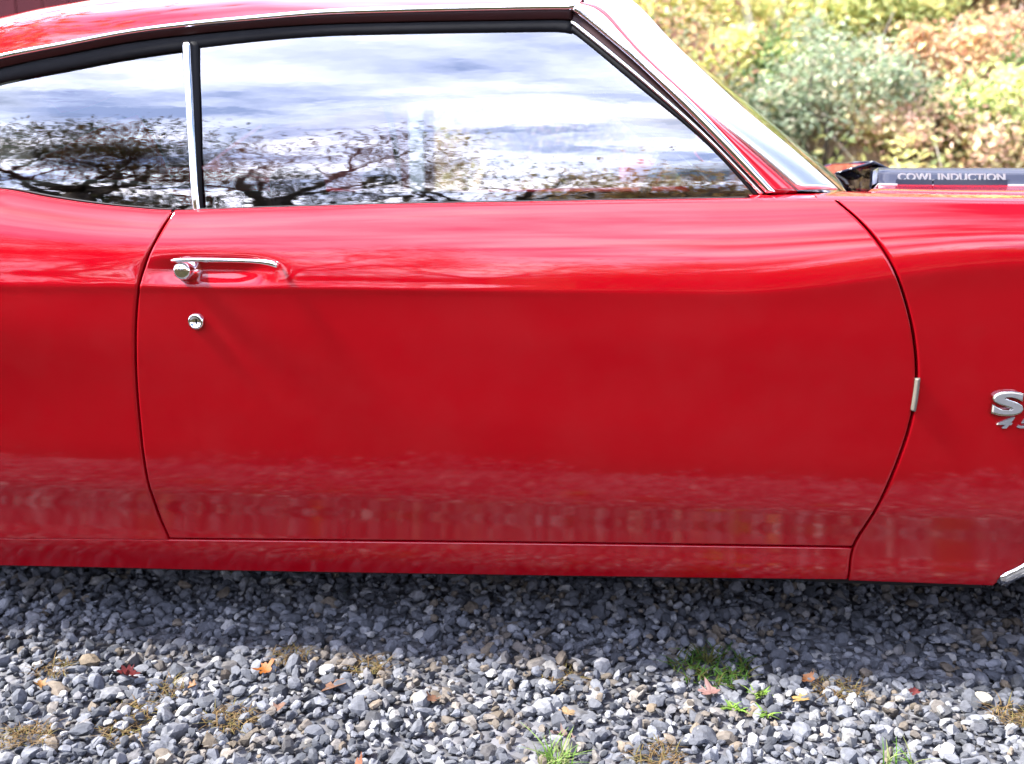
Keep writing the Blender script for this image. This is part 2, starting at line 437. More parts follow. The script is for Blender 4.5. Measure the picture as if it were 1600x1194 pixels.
cst = lambda v: (lambda z: np.full_like(np.asarray(z, float), v))
GAP = 0.0036
door, _ = panel('door', lambda z: xl(z) + GAP, lambda z: xr(z) - GAP, lambda x: zseam(x) + 0.0062, zbelt, 120, 130)
XR_END = -2.70
def quarter_bottom(x):
    base = np.where(np.asarray(x) > AXR, zseam(x) + 0.0005, 0.36)
    return np.maximum(base, arch_z(x, AXR, 0.40))
quarter, _ = panel('quarter_panel', cst(XR_END), lambda z: xl(z) - GAP, quarter_bottom, zbelt, 150, 90)
XF_END = 2.10
def fender_bottom(x):
    base = np.where(np.asarray(x) < AXF, zbot(x) - 0.003, 0.34)
    return np.maximum(base, farch_z(x))
fender, _ = panel('front_fender', lambda z: xr(z) + GAP, cst(XF_END), fender_bottom, zbelt, 150, 110)
rocker, _ = panel('rocker_panel', cst(AXR + 0.40), lambda z: xr(z) - GAP * 0.8, zbot, lambda x: zseam(x) - 0.002, 90, 10, fl=(0.003, 0.006, 0.03))

# inner shell behind the gaps, door inner trim, floor, wheel wells
mb = MB()
xs = np.linspace(AXR + 0.42, AXF - 0.42, 60); zs = np.linspace(0.19, 0.86, 30)
XX, ZZ = np.meshgrid(xs, zs)
mb.grid(np.stack([XX, Y(XX, ZZ) + 0.027, ZZ], -1))
inner = part(mb, 'inner_shell', M_dark)
mb = MB()
xs = np.linspace(-1.25, 0.55, 30); zs = np.linspace(0.3, 0.872, 14)
XX, ZZ = np.meshgrid(xs, zs)
mb.grid(np.stack([XX, np.maximum(Y(XX, ZZ), 0.06) + 0.065 + 0.02 * np.sin(ZZ * 9), ZZ], -1), True)
dtrim = part(mb, 'door_trim', M_vinyl)

# belt roll: thin painted ledge from the belt to the glass, over door and quarter
def ledge(name, x0, x1, mat, ins):
    xs = np.linspace(x0, x1, 90); zb = zbelt(xs); yb = Y(xs, zb)
    rows = [np.c_[xs, yb + 0.0012 - 0.0, zb + 0.0002], np.c_[xs, yb + 0.004, zb + 0.0032], np.c_[xs, yb + 0.010, zb + 0.004], np.c_[xs, yb + ins, zb + 0.002], np.c_[xs, yb + ins + 0.004, zb - 0.03]]
    m = MB(); m.grid(np.stack(rows)); return part(m, name, mat)
GLX, GRX = float(xl(zbelt(-0.56))), float(xr(zbelt(0.55)))
led_d = ledge('door_ledge', GLX + GAP, GRX - GAP, M_red, 0.042)
led_q = ledge('quarter_ledge', -1.75, GLX - GAP, M_red, 0.042)

# ------------------------------------------------------------------ strips (trims, seals, pillars)
def strip_mb(top, bot, bulge=0.003, thick=0.008, m=7, flat=False, n=90, mb=None):
    T = top if len(top) == n else smooth_pts(top, n); B = bot if len(bot) == n else smooth_pts(bot, n)
    tg = np.gradient((T + B) / 2, axis=0); O = np.cross(tg, T - B); O /= np.linalg.norm(O, axis=1)[:, None] + 1e-12
    sgn = np.where(O[:, 1:2] > 0, -1, 1); O = O * sgn
    rows = [B - O * thick]
    for s in np.linspace(0, 1, m):
        k = bulge * (math.sin(math.pi * s) ** (0.6 if not flat else 0.25))
        rows.append(B + (T - B) * s + O * k)
    rows.append(T - O * thick)
    mb = mb or MB()
    P = np.stack(rows); k0 = mb.n
    mb.grid(P)
    r = len(rows)
    mb.f += [tuple(k0 + i * n for i in range(r)), tuple(k0 + i * n + n - 1 for i in range(r))[::-1]]
    return mb
def pxs(pts, off): return np.array([hit(a, b, G, off) for a, b in pts])
# roof rail: upper edge of chrome, chrome/maroon border, maroon/black border, black/glass border
rail_a = [(-60, 103), (0, 84), (100, 64.5), (200, 46), (290, 34), (400, 23.5), (500, 15), (600, 10.5), (700, 7.5), (800, 5.5), (870, 4), (905, 5)]
rail_b = [(-60, 112), (0, 93), (100, 73), (200, 54), (290, 42.5), (400, 32), (500, 24), (600, 20.5), (700, 18), (800, 16), (870, 15), (893, 15.5)]
rail_c = [(-60, 126), (0, 107), (100, 86), (200, 67), (290, 55.5), (400, 45), (500, 38.5), (600, 35.5), (700, 33.5), (800, 32), (868, 31), (893, 32)]
rail_d = [(-60, 148), (0, 129), (100, 109), (200, 90), (290, 77), (400, 64), (500, 56), (600, 53), (700, 51), (800, 49.5), (870, 49), (893, 52)]
ra, rb, rc, rd = pxs(rail_a, -0.022), pxs(rail_b, -0.020), pxs(rail_c, -0.006), pxs(rail_d, -0.002)
# A pillar: outer edge of chrome (white), groove, chrome wedge, seal
pa = [(905, 5), (940, 20), (1000, 84), (1100, 178), (1212, 300)]
pb = [(893, 15.5), (916, 31), (1000, 103), (1100, 200), (1197, 302)]
pc = [(893, 32), (906, 42), (1000, 119), (1100, 208), (1192, 303)]
pd_ = [(893, 38), (905, 47), (1000, 125), (1100, 214), (1188, 304)]
pe = [(893, 52), (905, 58), (1000, 137), (1100, 221), (1180, 307)]
pA, pB, pC, pD, pE = pxs(pa, -0.022), pxs(pb, -0.020), pxs(pc, -0.012), pxs(pd_, -0.006), pxs(pe, -0.002)
CAR = []
t1 = part(strip_mb(ra, rb, 0.004, 0.006), 'rail_trim', M_chrome)
t2 = part(strip_mb(rb + (0, 0.002, 0), rc, 0.001, 0.004), 'roof_rail', M_maroon)
t3 = part(strip_mb(rc + (0, 0.003, 0), rd, 0.005, 0.004), 'weatherstrip', M_rubber)
t4 = part(strip_mb(pA, pB, 0.004, 0.006), 'pillar_trim', M_chrome)
t5 = part(strip_mb(pB + (0, 0.006, 0), pC + (0, 0.004, 0), -0.003, 0.004), 'pillar_groove', M_maroon)
t6 = part(strip_mb(pC, pD, 0.003, 0.004), 'pillar_bead', M_dullchrome)
t7 = part(strip_mb(pD + (0, 0.003, 0), pE, 0.004, 0.004), 'pillar_seal', M_rubber)

# red A pillar between the chrome and the windshield
wl_px = [(905, 5), (945, 18), (1000, 80), (1100, 175), (1175, 236), (1247, 299)]
pr_o = np.array([hit(a, b, G, 0.012) for a, b in wl_px])
pr_i = pA + (0, 0.004, 0)
t8 = part(strip_mb(pr_o, pr_i, 0.004, 0.01), 'a_pillar', M_red)

# glass panes
zt = lambda x: np.interp(x, rd[:, 0], rd[:, 2])
def pane(name, pl, n=60, m=26):
    """pl: list of (x, zlow, zhigh)"""
    pl = np.array(pl); xs = np.linspace(pl[0, 0], pl[-1, 0], n)
    lo = np.interp(xs, pl[:, 0], pl[:, 1]); hi = np.interp(xs, pl[:, 0], pl[:, 2])
    P = np.stack([np.stack([xs, G(xs, lo + (hi - lo) * k), lo + (hi - lo) * k], -1) for k in np.linspace(0, 1, m)])
    mb = MB(); mb.grid(P); return mb
DVx0 = float(hit(291, 66, G)[0]); DVx1 = float(hit(306, 330, G)[0])
pe_x = pE[:, 0]; pe_z = pE[:, 2]
def ztop_glass(x):
    x = float(x)
    if x < rd[-1, 0]: return float(zt(x)) + 0.012
    return float(np.interp(x, pe_x, pe_z)) + 0.006
xs = np.concatenate((np.linspace(-0.60, pE[0, 0], 30), np.linspace(pE[0, 0] + 0.01, pE[-1, 0] + 0.005, 20)))
def div_edge(z): return np.interp(z, [0.85, 1.25], [DVx1, DVx0 + (DVx0 - DVx1) * 0.2])
# door glass grid with a slanted rear edge
def glass_grid(fx0, xs_u, off, n=70, m=30):
    rows = []
    for k in np.linspace(0, 1, m):
        r = []
        for u in np.linspace(0, 1, n):
            x = xs_u(u)
            for _ in range(5):
                lo = float(zbelt(x)) - 0.03; hi = ztop_glass(x); z = lo + (hi - lo) * k
                x = fx0(u, z)
            r.append((x, float(G(x, z)) + off, z))
        rows.append(r)
    return np.array(rows)
XG1 = float(pE[-1, 0]) + 0.008
mb = MB(); mb.grid(glass_grid(lambda u, z: float(div_edge(z)) * (1 - u) + XG1 * u, lambda u: -0.6 + (XG1 + 0.6) * u, 0.0))
dglass = part(mb, 'door_glass', M_glass)
XQ0 = -1.22
mb = MB()
def ztq(x): return float(np.interp(x, np.concatenate(([-1.22, -1.12], rd[:, 0])), np.concatenate(([0.975, rd[0, 2] - 0.04], rd[:, 2])))) + 0.012
rows = []
for k in np.linspace(0, 1, 26):
    r = []
    for u in np.linspace(0, 1, 50):
        x = XQ0 + (-0.56 - XQ0) * u
        for _ in range(4):
            lo = float(zbelt(x)) - 0.03; hi = max(ztq(x), lo + 0.01); z = lo + (hi - lo) * k
            x = XQ0 * (1 - u) + float(div_edge(z)) * u
        r.append((x, float(G(x, z)) + 0.004, z))
    rows.append(r)
mb.grid(np.array(rows))
qglass = part(mb, 'quarter_glass', M_glass)

# division bar: chrome strip and dark channel
dl = [(284, 65), (291, 180), (298, 290), (301, 332)]
dm = [(296.5, 65), (301.5, 180), (307, 290), (311, 332)]
dr = [(311, 66), (313, 180), (316, 290), (318.5, 329)]
a_, b_, c_ = pxs(dl, -0.012), pxs(dm, -0.014), pxs(dr, -0.004)
d1 = part(strip_mb(a_, b_, 0.003, 0.012, n=40), 'division_bar', M_chrome)
d2 = part(strip_mb(b_ + (0, 0.004, 0), c_, 0.002, 0.006, n=40), 'division_seal', M_rubber)
# bright bead along the belt in front of the glass
def bead(name, x0, x1, y_off, mat, w=0.0035):
    xs = np.linspace(x0, x1, 90); zb = zbelt(xs)
    yy = Y(xs, zb) + y_off
    return part(strip_mb(np.c_[xs, yy, zb + 0.0056], np.c_[xs, yy - 0.001, zb + 0.0036], 0.0005, 0.004), name, mat)
bd1 = bead('belt_bead', GLX + 0.01, XG1 - 0.02, 0.036, M_greytrim)
bd2 = bead('quarter_bead', -1.2, GLX - 0.012, 0.036, M_greytrim)

# ------------------------------------------------------------------ roof
HEAD = [(905, 5), (935, 9), (960, 22), (985, 48)]
edge = np.vstack([np.array([(-1.42, 0.085, 0.935), (-1.30, 0.10, 0.97), (-1.18, 0.115, 1.05)]), ra + (0, 0.001, 0)])
edge[3:, 1] += 0.0
E = smooth_pts(edge, 70)
E = E[np.argsort(E[:, 0])]
def zroofc(x): return np.interp(x, [-1.6, -1.42, -1.2, -0.9, -0.5, -0.1, 0.12, 0.25], [1.175, 1.225, 1.275, 1.315, 1.338, 1.330, 1.305, 1.275])
rows = []
for i in range(len(E)):
    x0, y0, z0 = E[i]
    s = np.linspace(0, 1, 26) ** 1.5
    zc = float(zroofc(x0))
    f = 1 - (1 - s) ** 4.6
    yy = y0 + (YC - y0) * s; z_ = z0 + (zc - z0) * f
    xx = x0 + 0.045 * sstep(-0.4, 0.1, x0) * s ** 0.8 * (2 - s)
    half = np.c_[xx, yy, z_]
    far = half[::-1][1:].copy(); far[:, 1] = 2 * YC - far[:, 1]
    rows.append(np.vstack([half, far]))
ROOF = np.array(rows)
mb = MB(); mb.grid(ROOF, True)
roof = part(mb, 'roof', M_red)
mb = MB(); H = ROOF.copy(); H[:, :, 2] -= 0.03; H[:, 0, 1] += 0.02; H[:, -1, 1] -= 0.02; mb.grid(H[:, 1:-1])
part(mb, 'headliner', M_headliner)
# windshield with bright surround
head = ROOF[-1]                                   # front edge of the roof, near -> far
nW = 40
ys = 0.5 - 0.5 * np.cos(np.linspace(0, math.pi, nW))
_hy = (head[:, 1] - head[0, 1]) / (head[-1, 1] - head[0, 1])
top_pts = np.array([[np.interp(u, _hy, head[:, c]) for c in range(3)] for u in ys])
top_pts[:, 0] += 0.02 * (np.sqrt(np.maximum(1 - (2 * ys - 1) ** 2, 0)) - (1 - (2 * ys - 1) ** 2))
uy = (top_pts[:, 1] - top_pts[0, 1]) / (top_pts[-1, 1] - top_pts[0, 1])
y_b0 = float(pr_o[-1, 1])
base = np.c_[pr_o[-1, 0] + 0.215 * np.maximum(1 - (2 * uy - 1) ** 2, 0) ** 0.5, y_b0 + (2 * YC - 2 * y_b0) * uy, 0.885 + 0.015 * (1 - (2 * uy - 1) ** 2)]
rows = []
for k in np.linspace(0, 1, 24):
    P = top_pts * (1 - k) + base * k
    P[:, 2] += 0.004 * math.sin(math.pi * k); rows.append(P)
WS = np.array(rows)
# side edges of the windshield follow the pillar
pil = smooth_pts(pr_o, 24)
for r in range(24):
    k = 1.0 - np.abs(ys * 2 - 1)
    w = np.clip(1 - k * 4, 0, 1) ** 1.5
    dlt = pil[r] - WS[r, 0]
    near = ys < 0.5
    WS[r][near] += dlt * w[near][:, None]
    dm_ = dlt * (1, -1, 1)
    WS[r][~near] += dm_ * w[~near][:, None]
mb = MB(); mb.grid(WS, True)
wind = part(mb, 'windshield', M_wind)
# surround: chrome moulding along the near pillar edge, header and far edge
def inner_edge(P, d): return P
near_o = WS[:, 0] + (0.0, -0.003, 0.004)
tdir = WS[:, 2] - WS[:, 0]; tdir /= np.linalg.norm(tdir, axis=1)[:, None]
near_i = WS[:, 0] + tdir * 0.070 + (0.004, 0.0, 0.006)
t9 = part(strip_mb(near_i, near_o, 0.004, 0.006, n=50), 'windshield_trim', M_satin)
hd = WS[0]; hd2 = WS[1] * 0.5 + WS[0] * 0.5
part(strip_mb(hd + (0, 0, 0.004), hd2 + (0.006, 0, 0.004), 0.003, 0.004, n=60), 'header_trim', M_chrome)
# rear glass, c pillars, deck
x_r = ROOF[0]
nR = len(x_r)
cut = 9
rg = []
for k in np.linspace(0, 1, 14):
    P = x_r[cut:nR - cut].copy()
    P[:, 0] = P[:, 0] - k * (0.52 - 0.12 * (np.abs(P[:, 1] - YC) / 0.7) ** 2)
    P[:, 2] = P[:, 2] * (1 - k) + 0.955 * k + 0.02 * math.sin(math.pi * k)
    rg.append(P)
mb = MB(); mb.grid(np.array(rg)); part(mb, 'rear_glass', M_wind)
side_in = np.array(rg)[:, 0]
bx = np.linspace(-1.42, -1.98, 14)
side_out = np.c_[bx, np.full(14, 0.085), zbelt(bx) + 0.002]
rows = []
for k in np.linspace(0, 1, 10):
    P = side_out * (1 - k) + side_in * k
    idx = x_r[:cut + 1]
    if True:
        j = np.interp(k, np.linspace(0, 1, cut + 1), np.arange(cut + 1))
        P[0] = [np.interp(j, np.arange(cut + 1), idx[:, c]) for c in range(3)]
        dz = P[0, 2] - (side_out[0, 2] * (1 - k) + side_in[0, 2] * k)
        P[1:, 2] += dz * np.linspace(1, 0, 14)[1:]
    rows.append(P)
mb = MB(); mb.grid(np.array(rows)); cp = part(mb, 'c_pillar', M_red)
mb = MB()
dx = np.linspace(-1.90, XR_END, 20); dy = np.linspace(0, 1, 30)
P = np.array([[(x - (0.04 * (1 - (2 * v - 1) ** 2)), float(Y(x, zbelt(x))) + (2 * YC - 2 * float(Y(x, zbelt(x)))) * v, float(zbelt(x)) + 0.004 + 0.018 * (1 - (2 * v - 1) ** 4)) for v in dy] for x in dx])
mb.grid(P); part(mb, 'trunk_lid', M_red)
mb = MB()
tail = P[-1]; rows = [tail, tail + (-0.03, 0, -0.03), tail + (-0.05, 0, -0.2)]
rows += [tail * (1, 1, 0) + (-0.03, 0, 0.36)]
mb.grid(np.array(rows)); part(mb, 'tail_panel', M_red)
for s in (0, 1):
    m = MB(); y0 = 0.32 if s == 0 else 1.28
    m.box((-2.80, y0, 0.60), (-2.74, y0 + 0.30, 0.70)); part(m, 'tail_lamp', M_taillamp, smooth=False)
def bumper(x, sg, name):
    ys_ = np.linspace(0.06, 2 * YC - 0.06, 30); bow = (1 - ((ys_ - YC) / 0.9) ** 4)
    xx = x + sg * 0.10 * bow
    T = np.c_[xx - sg * 0.05, ys_, np.full(30, 0.53)]; B = np.c_[xx - sg * 0.05, ys_, np.full(30, 0.41)]
    rows = [T, T + (sg * 0.06, 0, -0.02), T + (sg * 0.07, 0, -0.06), B + (sg * 0.05, 0, 0.01), B]
    m = MB(); m.grid(np.array(rows), sg < 0); return part(m, name, M_chrome)
bumper(-2.78, -1, 'rear_bumper')
bumper(2.16, 1, 'front_bumper')

# ------------------------------------------------------------------ hood, cowl, fender top
YH = 0.205
def hood_rear(y):
    v = abs(y - YC) / (YC - YH); return 0.78 - 0.16 * v ** 1.6
# fender top
xs = np.linspace(GRX - 0.03, XF_END, 80)
zb = zbelt(xs); yb = Y(xs, zb)
rows = [np.c_[xs, yb + 0.001, zb], np.c_[xs, yb + 0.003, zb + 0.003], np.c_[xs, yb + 0.010, zb + 0.0065]]
for k in np.linspace(0.1, 1, 8):
    rows.append(np.c_[xs, yb + 0.010 + (YH - 0.0025 - yb - 0.01) * k, zb + 0.0065 + 0.006 * math.sin(k * math.pi / 2)])
rows.append(rows[-1] + (0, 0.002, -0.004)); rows.append(rows[-1] + (0, 0, -0.03))
mb = MB(); FT = np.array(rows)
FT[:, 0, 0] += 0.0
mb.grid(FT); ftop = part(mb, 'fender_top', M_red)
ZF = lambda x: float(zbelt(x)) + 0.0125
# hood skin: half profile mirrored.  (y, dz) with raised centre
hp = [(YH + 0.0025, -0.034), (YH + 0.0025, -0.003), (YH + 0.006, 0.0), (0.30, 0.004), (0.40, 0.007), (0.485, 0.0095), (0.505, 0.012)]
hpb = [(0.505, 0.0125), (0.513, 0.020), (0.523, 0.031), (0.531, 0.0385), (0.542, 0.0425), (0.56, 0.044)]
hpt = [(0.56, 0.0442), (0.70, 0.047), (YC, 0.049)]
def hood_rows(prof, x1=2.06, bulge_rear=0.0, n=60):
    rows = []
    for y, dz in prof:
        x0 = hood_rear(y) + bulge_rear
        xs_ = np.concatenate(([x0, x0 + 0.006], np.linspace(x0 + 0.03, x1, n)))
        fade = 1 - 0.75 * sstep(1.4, 2.05, xs_)
        z = np.array([ZF(x) for x in xs_]) + dz * (fade if dz > 0 else 1)
        z[0] -= 0.008
        rows.append(np.c_[xs_, np.full_like(xs_, y), z])
    return rows
mb = MB()
A = hood_rows(hp); A2 = [r * (1, -1, 1) + (0, 2 * YC, 0) for r in A]
mb.grid(np.array(A)); hood = part(mb, 'hood', M_red)
mb = MB(); mb.grid(np.array(A2), True); part(mb, 'hood_side', M_red, hood)
mb = MB()
A = hood_rows(hpb + hpt); A2 = [r * (1, -1, 1) + (0, 2 * YC, 0) for r in A[::-1]]
mb.grid(np.array(A)); mb.grid(np.array(A2))
stripe = part(mb, 'hood_bulge', M_black_paint, hood)
# white pinstripe at the foot of the bulge
pp = [(0.4995, 0.0113), (0.5005, 0.0127), (0.5045, 0.0132), (0.5055, 0.0125)]
mb = MB(); mb.grid(np.array(hood_rows(pp))); part(mb, 'pinstripe', M_white_enamel, hood)
# bright rear lip of the bulge and the opening below it
mb = MB()
yy = np.linspace(0.50, 2 * YC - 0.50, 24)
zz_ = np.interp(np.minimum(yy, 2 * YC - yy), [p[0] for p in hpb + hpt[1:]], [p[1] for p in hpb + hpt[1:]])
hx = np.array([hood_rear(v) for v in yy]); zf = np.array([ZF(v) for v in hx])
mb.grid(np.array([np.c_[hx + 0.004, yy, zf + zz_ + 0.001], np.c_[hx - 0.006, yy, zf + zz_ - 0.004], np.c_[hx - 0.004, yy, zf - 0.012]]))
part(mb, 'hood_lip', M_black_paint, hood)
# raised intake flap with its frame
mb = MB()
f0 = at_y(1306, 263, 0.72); f1 = at_y(1352, 254.5, 0.84); f2 = at_y(1384, 263.5, 0.84)
fz = f0[2] - 0.012
ring = [np.array((f0[0], 0.72, fz)), np.array((f1[0] - 0.01, 0.72, f1[2])), np.array((f2[0], 0.72, fz))]
ring2 = [p + (0, 0.46, 0) for p in ring]
mb.add(np.array(ring + ring2), [(1, 0, 3, 4), (2, 1, 4, 5)])
fr = MB()
for P in (ring, ring2):
    fr.tube(P, 0.0035, 6)
fr.tube([ring[1], ring2[1]], 0.004, 6)
flap = part(mb, 'intake_flap', M_red, hood, smooth=False)
part(fr, 'flap_frame', M_black_paint, hood)
# cowl panel between hood and windshield
mb = MB()
rows = []
for k in np.linspace(0, 1, 6):
    P = []
    for y in np.linspace(0.13, 2 * YC - 0.13, 40):
        xw = np.interp(y, WS[-1][:, 1], WS[-1][:, 0]); zw = np.interp(y, WS[-1][:, 1], WS[-1][:, 2])
        xh = hood_rear(np.clip(y, YH, 2 * YC - YH)) + 0.015
        P.append((xw - 0.02 + (xh - xw + 0.02) * k, y, (zw - 0.006) * (1 - k) + (ZF(xh) - 0.02) * k))
    rows.append(P)
mb.grid(np.array(rows), True); cowl = part(mb, 'cowl', M_black_paint)
# painted corner piece between pillar base, fender and hood
q = [at_y(1215, 307, 0.085), at_y(1300, 311, 0.085), at_y(1343, 291, 0.2), at_y(1310, 294, 0.2), at_y(1250, 300, 0.12)]
mb = MB()
xs = np.linspace(XG1 - 0.02, GRX - 0.031, 14)
rows = []
for k in np.linspace(0, 1, 8):
    zb = zbelt(xs); yb = Y(xs, zb)
    rows.append(np.c_[xs, yb + 0.001 + 0.115 * k, zb + 0.001 + 0.006 * min(1, k * 6) + 0.004 * k])
mb.grid(np.array(rows)); corner = part(mb, 'pillar_base', M_red)
mb = MB()
x0, x1 = GRX - 0.028, 0.66
xs = np.linspace(x0, x1, 12)

# emblem lettering
def text_mesh(txt, size, extrude, offset=0.0, bevel=0.0, shear=0.0, sx=1.0):
    cu = bpy.data.curves.new('txt', 'FONT'); cu.body = txt; cu.size = size; cu.extrude = extrude; cu.offset = offset
    cu.bevel_depth = bevel; cu.bevel_resolution = 2; cu.shear = shear; cu.resolution_u = 6; cu.align_x = 'LEFT'
    o = bpy.data.objects.new('txt', cu); COL.objects.link(o)
    dg = bpy.context.evaluated_depsgraph_get(); dg.update()
    me = bpy.data.meshes.new_from_object(o.evaluated_get(dg))
    bpy.data.objects.remove(o); bpy.data.curves.remove(cu)
    n = len(me.vertices); V = np.zeros(n * 3, np.float32); me.vertices.foreach_get('co', V); V = V.reshape(-1, 3)
    F = [tuple(p.vertices) for p in me.polygons]; bpy.data.meshes.remove(me)
    V[:, 0] *= sx
    return V, F
# COWL INDUCTION on the slope of the bulge
L0 = at_y(1401, 275, 0.520); L1 = at_y(1567, 286, 0.520)
V, F = text_mesh('COWL INDUCTION', 0.026, 0.0022, 0.0007)
w0, w1 = V[:, 0].min(), V[:, 0].max(); V[:, 0] = (V[:, 0] - w0) / (w1 - w0) * (L1[0] - L0[0])
h0 = 0.0165
V[:, 1] = (V[:, 1] - V[:, 1].min()) / (V[:, 1].max() - V[:, 1].min()) * h0
zl = np.interp(L0[0] + V[:, 0], [L0[0], L1[0]], [ZF(L0[0]) + 0.019, ZF(L1[0]) + 0.019])
W = np.c_[L0[0] + V[:, 0], 0.5075 - V[:, 2] + V[:, 1] * 0.35, zl + V[:, 1] * 0.95]
mb = MB(); mb.add(W, F); part(mb, 'hood_lettering', M_white_enamel, hood, smooth=False)
for a_, b_ in ((0.0, 0.305), (0.335, 1.0)):  # black bars added for the letters' dark reflection in the glossy paint
    xa, xb = L0[0] + a_ * (L1[0] - L0[0]) - 0.002, L0[0] + b_ * (L1[0] - L0[0]) + 0.002
    mb = MB()
    za, zb_ = ZF(xa) + 0.0125, ZF(xb) + 0.0125
    V = [(xa, 0.499, za - 0.002), (xb, 0.499, zb_ - 0.002), (xb, 0.517, zb_ - 0.002), (xa, 0.517, za - 0.002), (xa, 0.502, za + 0.0095), (xb, 0.502, zb_ + 0.0095), (xb, 0.517, zb_ + 0.0095), (xa, 0.517, za + 0.0095)]
    mb.add(V, [(0, 3, 2, 1), (4, 5, 6, 7), (0, 1, 5, 4), (1, 2, 6, 5), (2, 3, 7, 6), (3, 0, 4, 7)])
    part(mb, 'lettering_reflection', M_black_paint, hood, smooth=False)
# SS and 454 on the fender
def fender_text(ch, px0, px1, py0, py1, mat, name, shear=0.0, off=0.002, sx=None, ext=0.003):
    a = hit(px0, py1, Y, -0.003); b = hit(px1, py0, Y, -0.003)
    V, F = text_mesh(ch, 0.1, ext, off, 0.0009, shear)
    for c, lo, hi in ((0, a[0], b[0]), (1, a[2], b[2])):
        mn, mxx = V[:, c].min(), V[:, c].max(); V[:, c] = lo + (V[:, c] - mn) / (mxx - mn) * (hi - lo)
    W = np.c_[V[:, 0], Y(V[:, 0], V[:, 1]) - ext - V[:, 2], V[:, 1]]
    m = MB(); m.add(W, F); return part(m, name, mat, fender, smooth=False)
for a_ in (1546, 1606):
    fender_text('S', a_, a_ + 56, 611, 649, M_chrome, 'emblem_letter', off=0.0045, ext=0.003)
    fender_text('S', a_ + 2.2, a_ + 53.8, 613.2, 646.2, M_badge, 'letter_face', off=0.0020, ext=0.0048)
fender_text('4', 1557, 1586, 652, 669, M_badge, 'emblem_numeral', 0.35, 0.0015, ext=0.002)
fender_text('5', 1589, 1618, 652, 669, M_badge, 'emblem_numeral', 0.35, 0.0015, ext=0.002)
fender_text('4', 1621, 1650, 652, 669, M_badge, 'emblem_numeral', 0.35, 0.0015, ext=0.002)
# door edge guard
ga = np.array([hit(a, b, Y, -0.003) for a, b in [(1423.5, 641), (1426, 625), (1428.5, 608), (1430.5, 592)]])
gb = np.array([hit(a, b, Y, -0.003) for a, b in [(1431, 643), (1434, 626), (1436.5, 608), (1438, 591)]])
part(strip_mb(ga, gb, 0.004, 0.006, n=24), 'edge_guard', M_cream, door)
# lock
p = hit(307.5, 502, Y)
mb = MB(); mb.lathe([(0.0, -0.0028), (0.0045, -0.0034), (0.0082, -0.0046), (0.0096, -0.0072), (0.0115, -0.0082), (0.0138, -0.0062), (0.0146, -0.001), (0.0146, 0.003)], p, 'y', 40)
part(mb, 'lock_cylinder', M_chrome, door)
mb = MB(); mb.box((p[0] - 0.0008, p[1] - 0.0042, p[2] - 0.004), (p[0] + 0.0008, p[1] - 0.002, p[2] + 0.004)); part(mb, 'keyhole', M_rubber, door, smooth=False)
# handle: tapered pull bar, end foot, round housing, push button
ha = hit(265, 406, Y, -0.030); hb = hit(434, 411, Y, -0.010)
def hpnt(px, py, off): return hit(px, py, Y, off)
mb = MB()
secs = []
spine = [(266, 408, -0.020, 0.006, 0.0028), (275, 406.5, -0.027, 0.012, 0.0036), (300, 405.8, -0.032, 0.018, 0.0042), (335, 406.3, -0.034, 0.013, 0.0040), (370, 407, -0.032, 0.012, 0.0038), (400, 408.3, -0.026, 0.013, 0.0042), (420, 410.5, -0.017, 0.013, 0.0052), (431, 413.5, -0.009, 0.010, 0.0058), (436, 415.5, -0.004, 0.005, 0.004)]
S = smooth_pts(np.array([list(hpnt(a, b, o)) + [w, h] for a, b, o, w, h in spine]), 40)
a_ = np.linspace(0, 2 * math.pi, 17)[:-1]
for sx_ in S:
    ca, sa = np.cos(a_), np.sin(a_)
    secs.append(np.c_[np.full(16, sx_[0]), sx_[1] + sx_[3] * 0.5 * np.sign(ca) * np.abs(ca) ** 0.7, sx_[2] + sx_[4] * np.sign(sa) * np.abs(sa) ** 0.8])
k0 = mb.n; n = 16; m_ = len(secs)
mb.add(np.vstack(secs), [(i * n + j, i * n + (j + 1) % n, (i + 1) * n + (j + 1) % n, (i + 1) * n + j) for i in range(m_ - 1) for j in range(n)] + [tuple(range(n))[::-1], tuple((m_ - 1) * n + j for j in range(n))])
handle = part(mb, 'door_handle', M_chrome, door)
p = hit(295, 421, Y)
mb = MB(); mb.lathe([(0.0, -0.040), (0.010, -0.0395), (0.0145, -0.0375), (0.0158, -0.033), (0.0155, -0.026), (0.0185, -0.021), (0.0235, -0.012), (0.0265, 0.0), (0.027, 0.014)], p + (0, 0.006, 0), 'y', 40)
part(mb, 'push_button', M_chrome, door)

# wheel arch lip on the fender
AL = FARCH[(FARCH[:, 1] > 0.195)][::2]
tgn = np.gradient(AL, axis=0); tgn /= np.linalg.norm(tgn, axis=1)[:, None]; nrm = np.c_[-tgn[:, 1], tgn[:, 0]]
def archpt(d, off):
    q = AL + nrm * d; return np.c_[q[:, 0], Y(q[:, 0], q[:, 1]) + off, q[:, 1]]
lip = part(strip_mb(archpt(0.004, -0.005), archpt(-0.020, -0.002), 0.003, 0.012, n=110), 'arch_trim', M_chrome)
th = np.linspace(R_(10), R_(176), 60)
def archr(r, off):
    x = AXR + r * np.cos(th); z = WR + r * np.sin(th); return np.c_[x, Y(x, z) + off, z]
lip2 = part(strip_mb(archr(0.404, -0.004), archr(0.385, -0.002), 0.003, 0.012, n=60), 'rear_arch_trim', M_chrome)
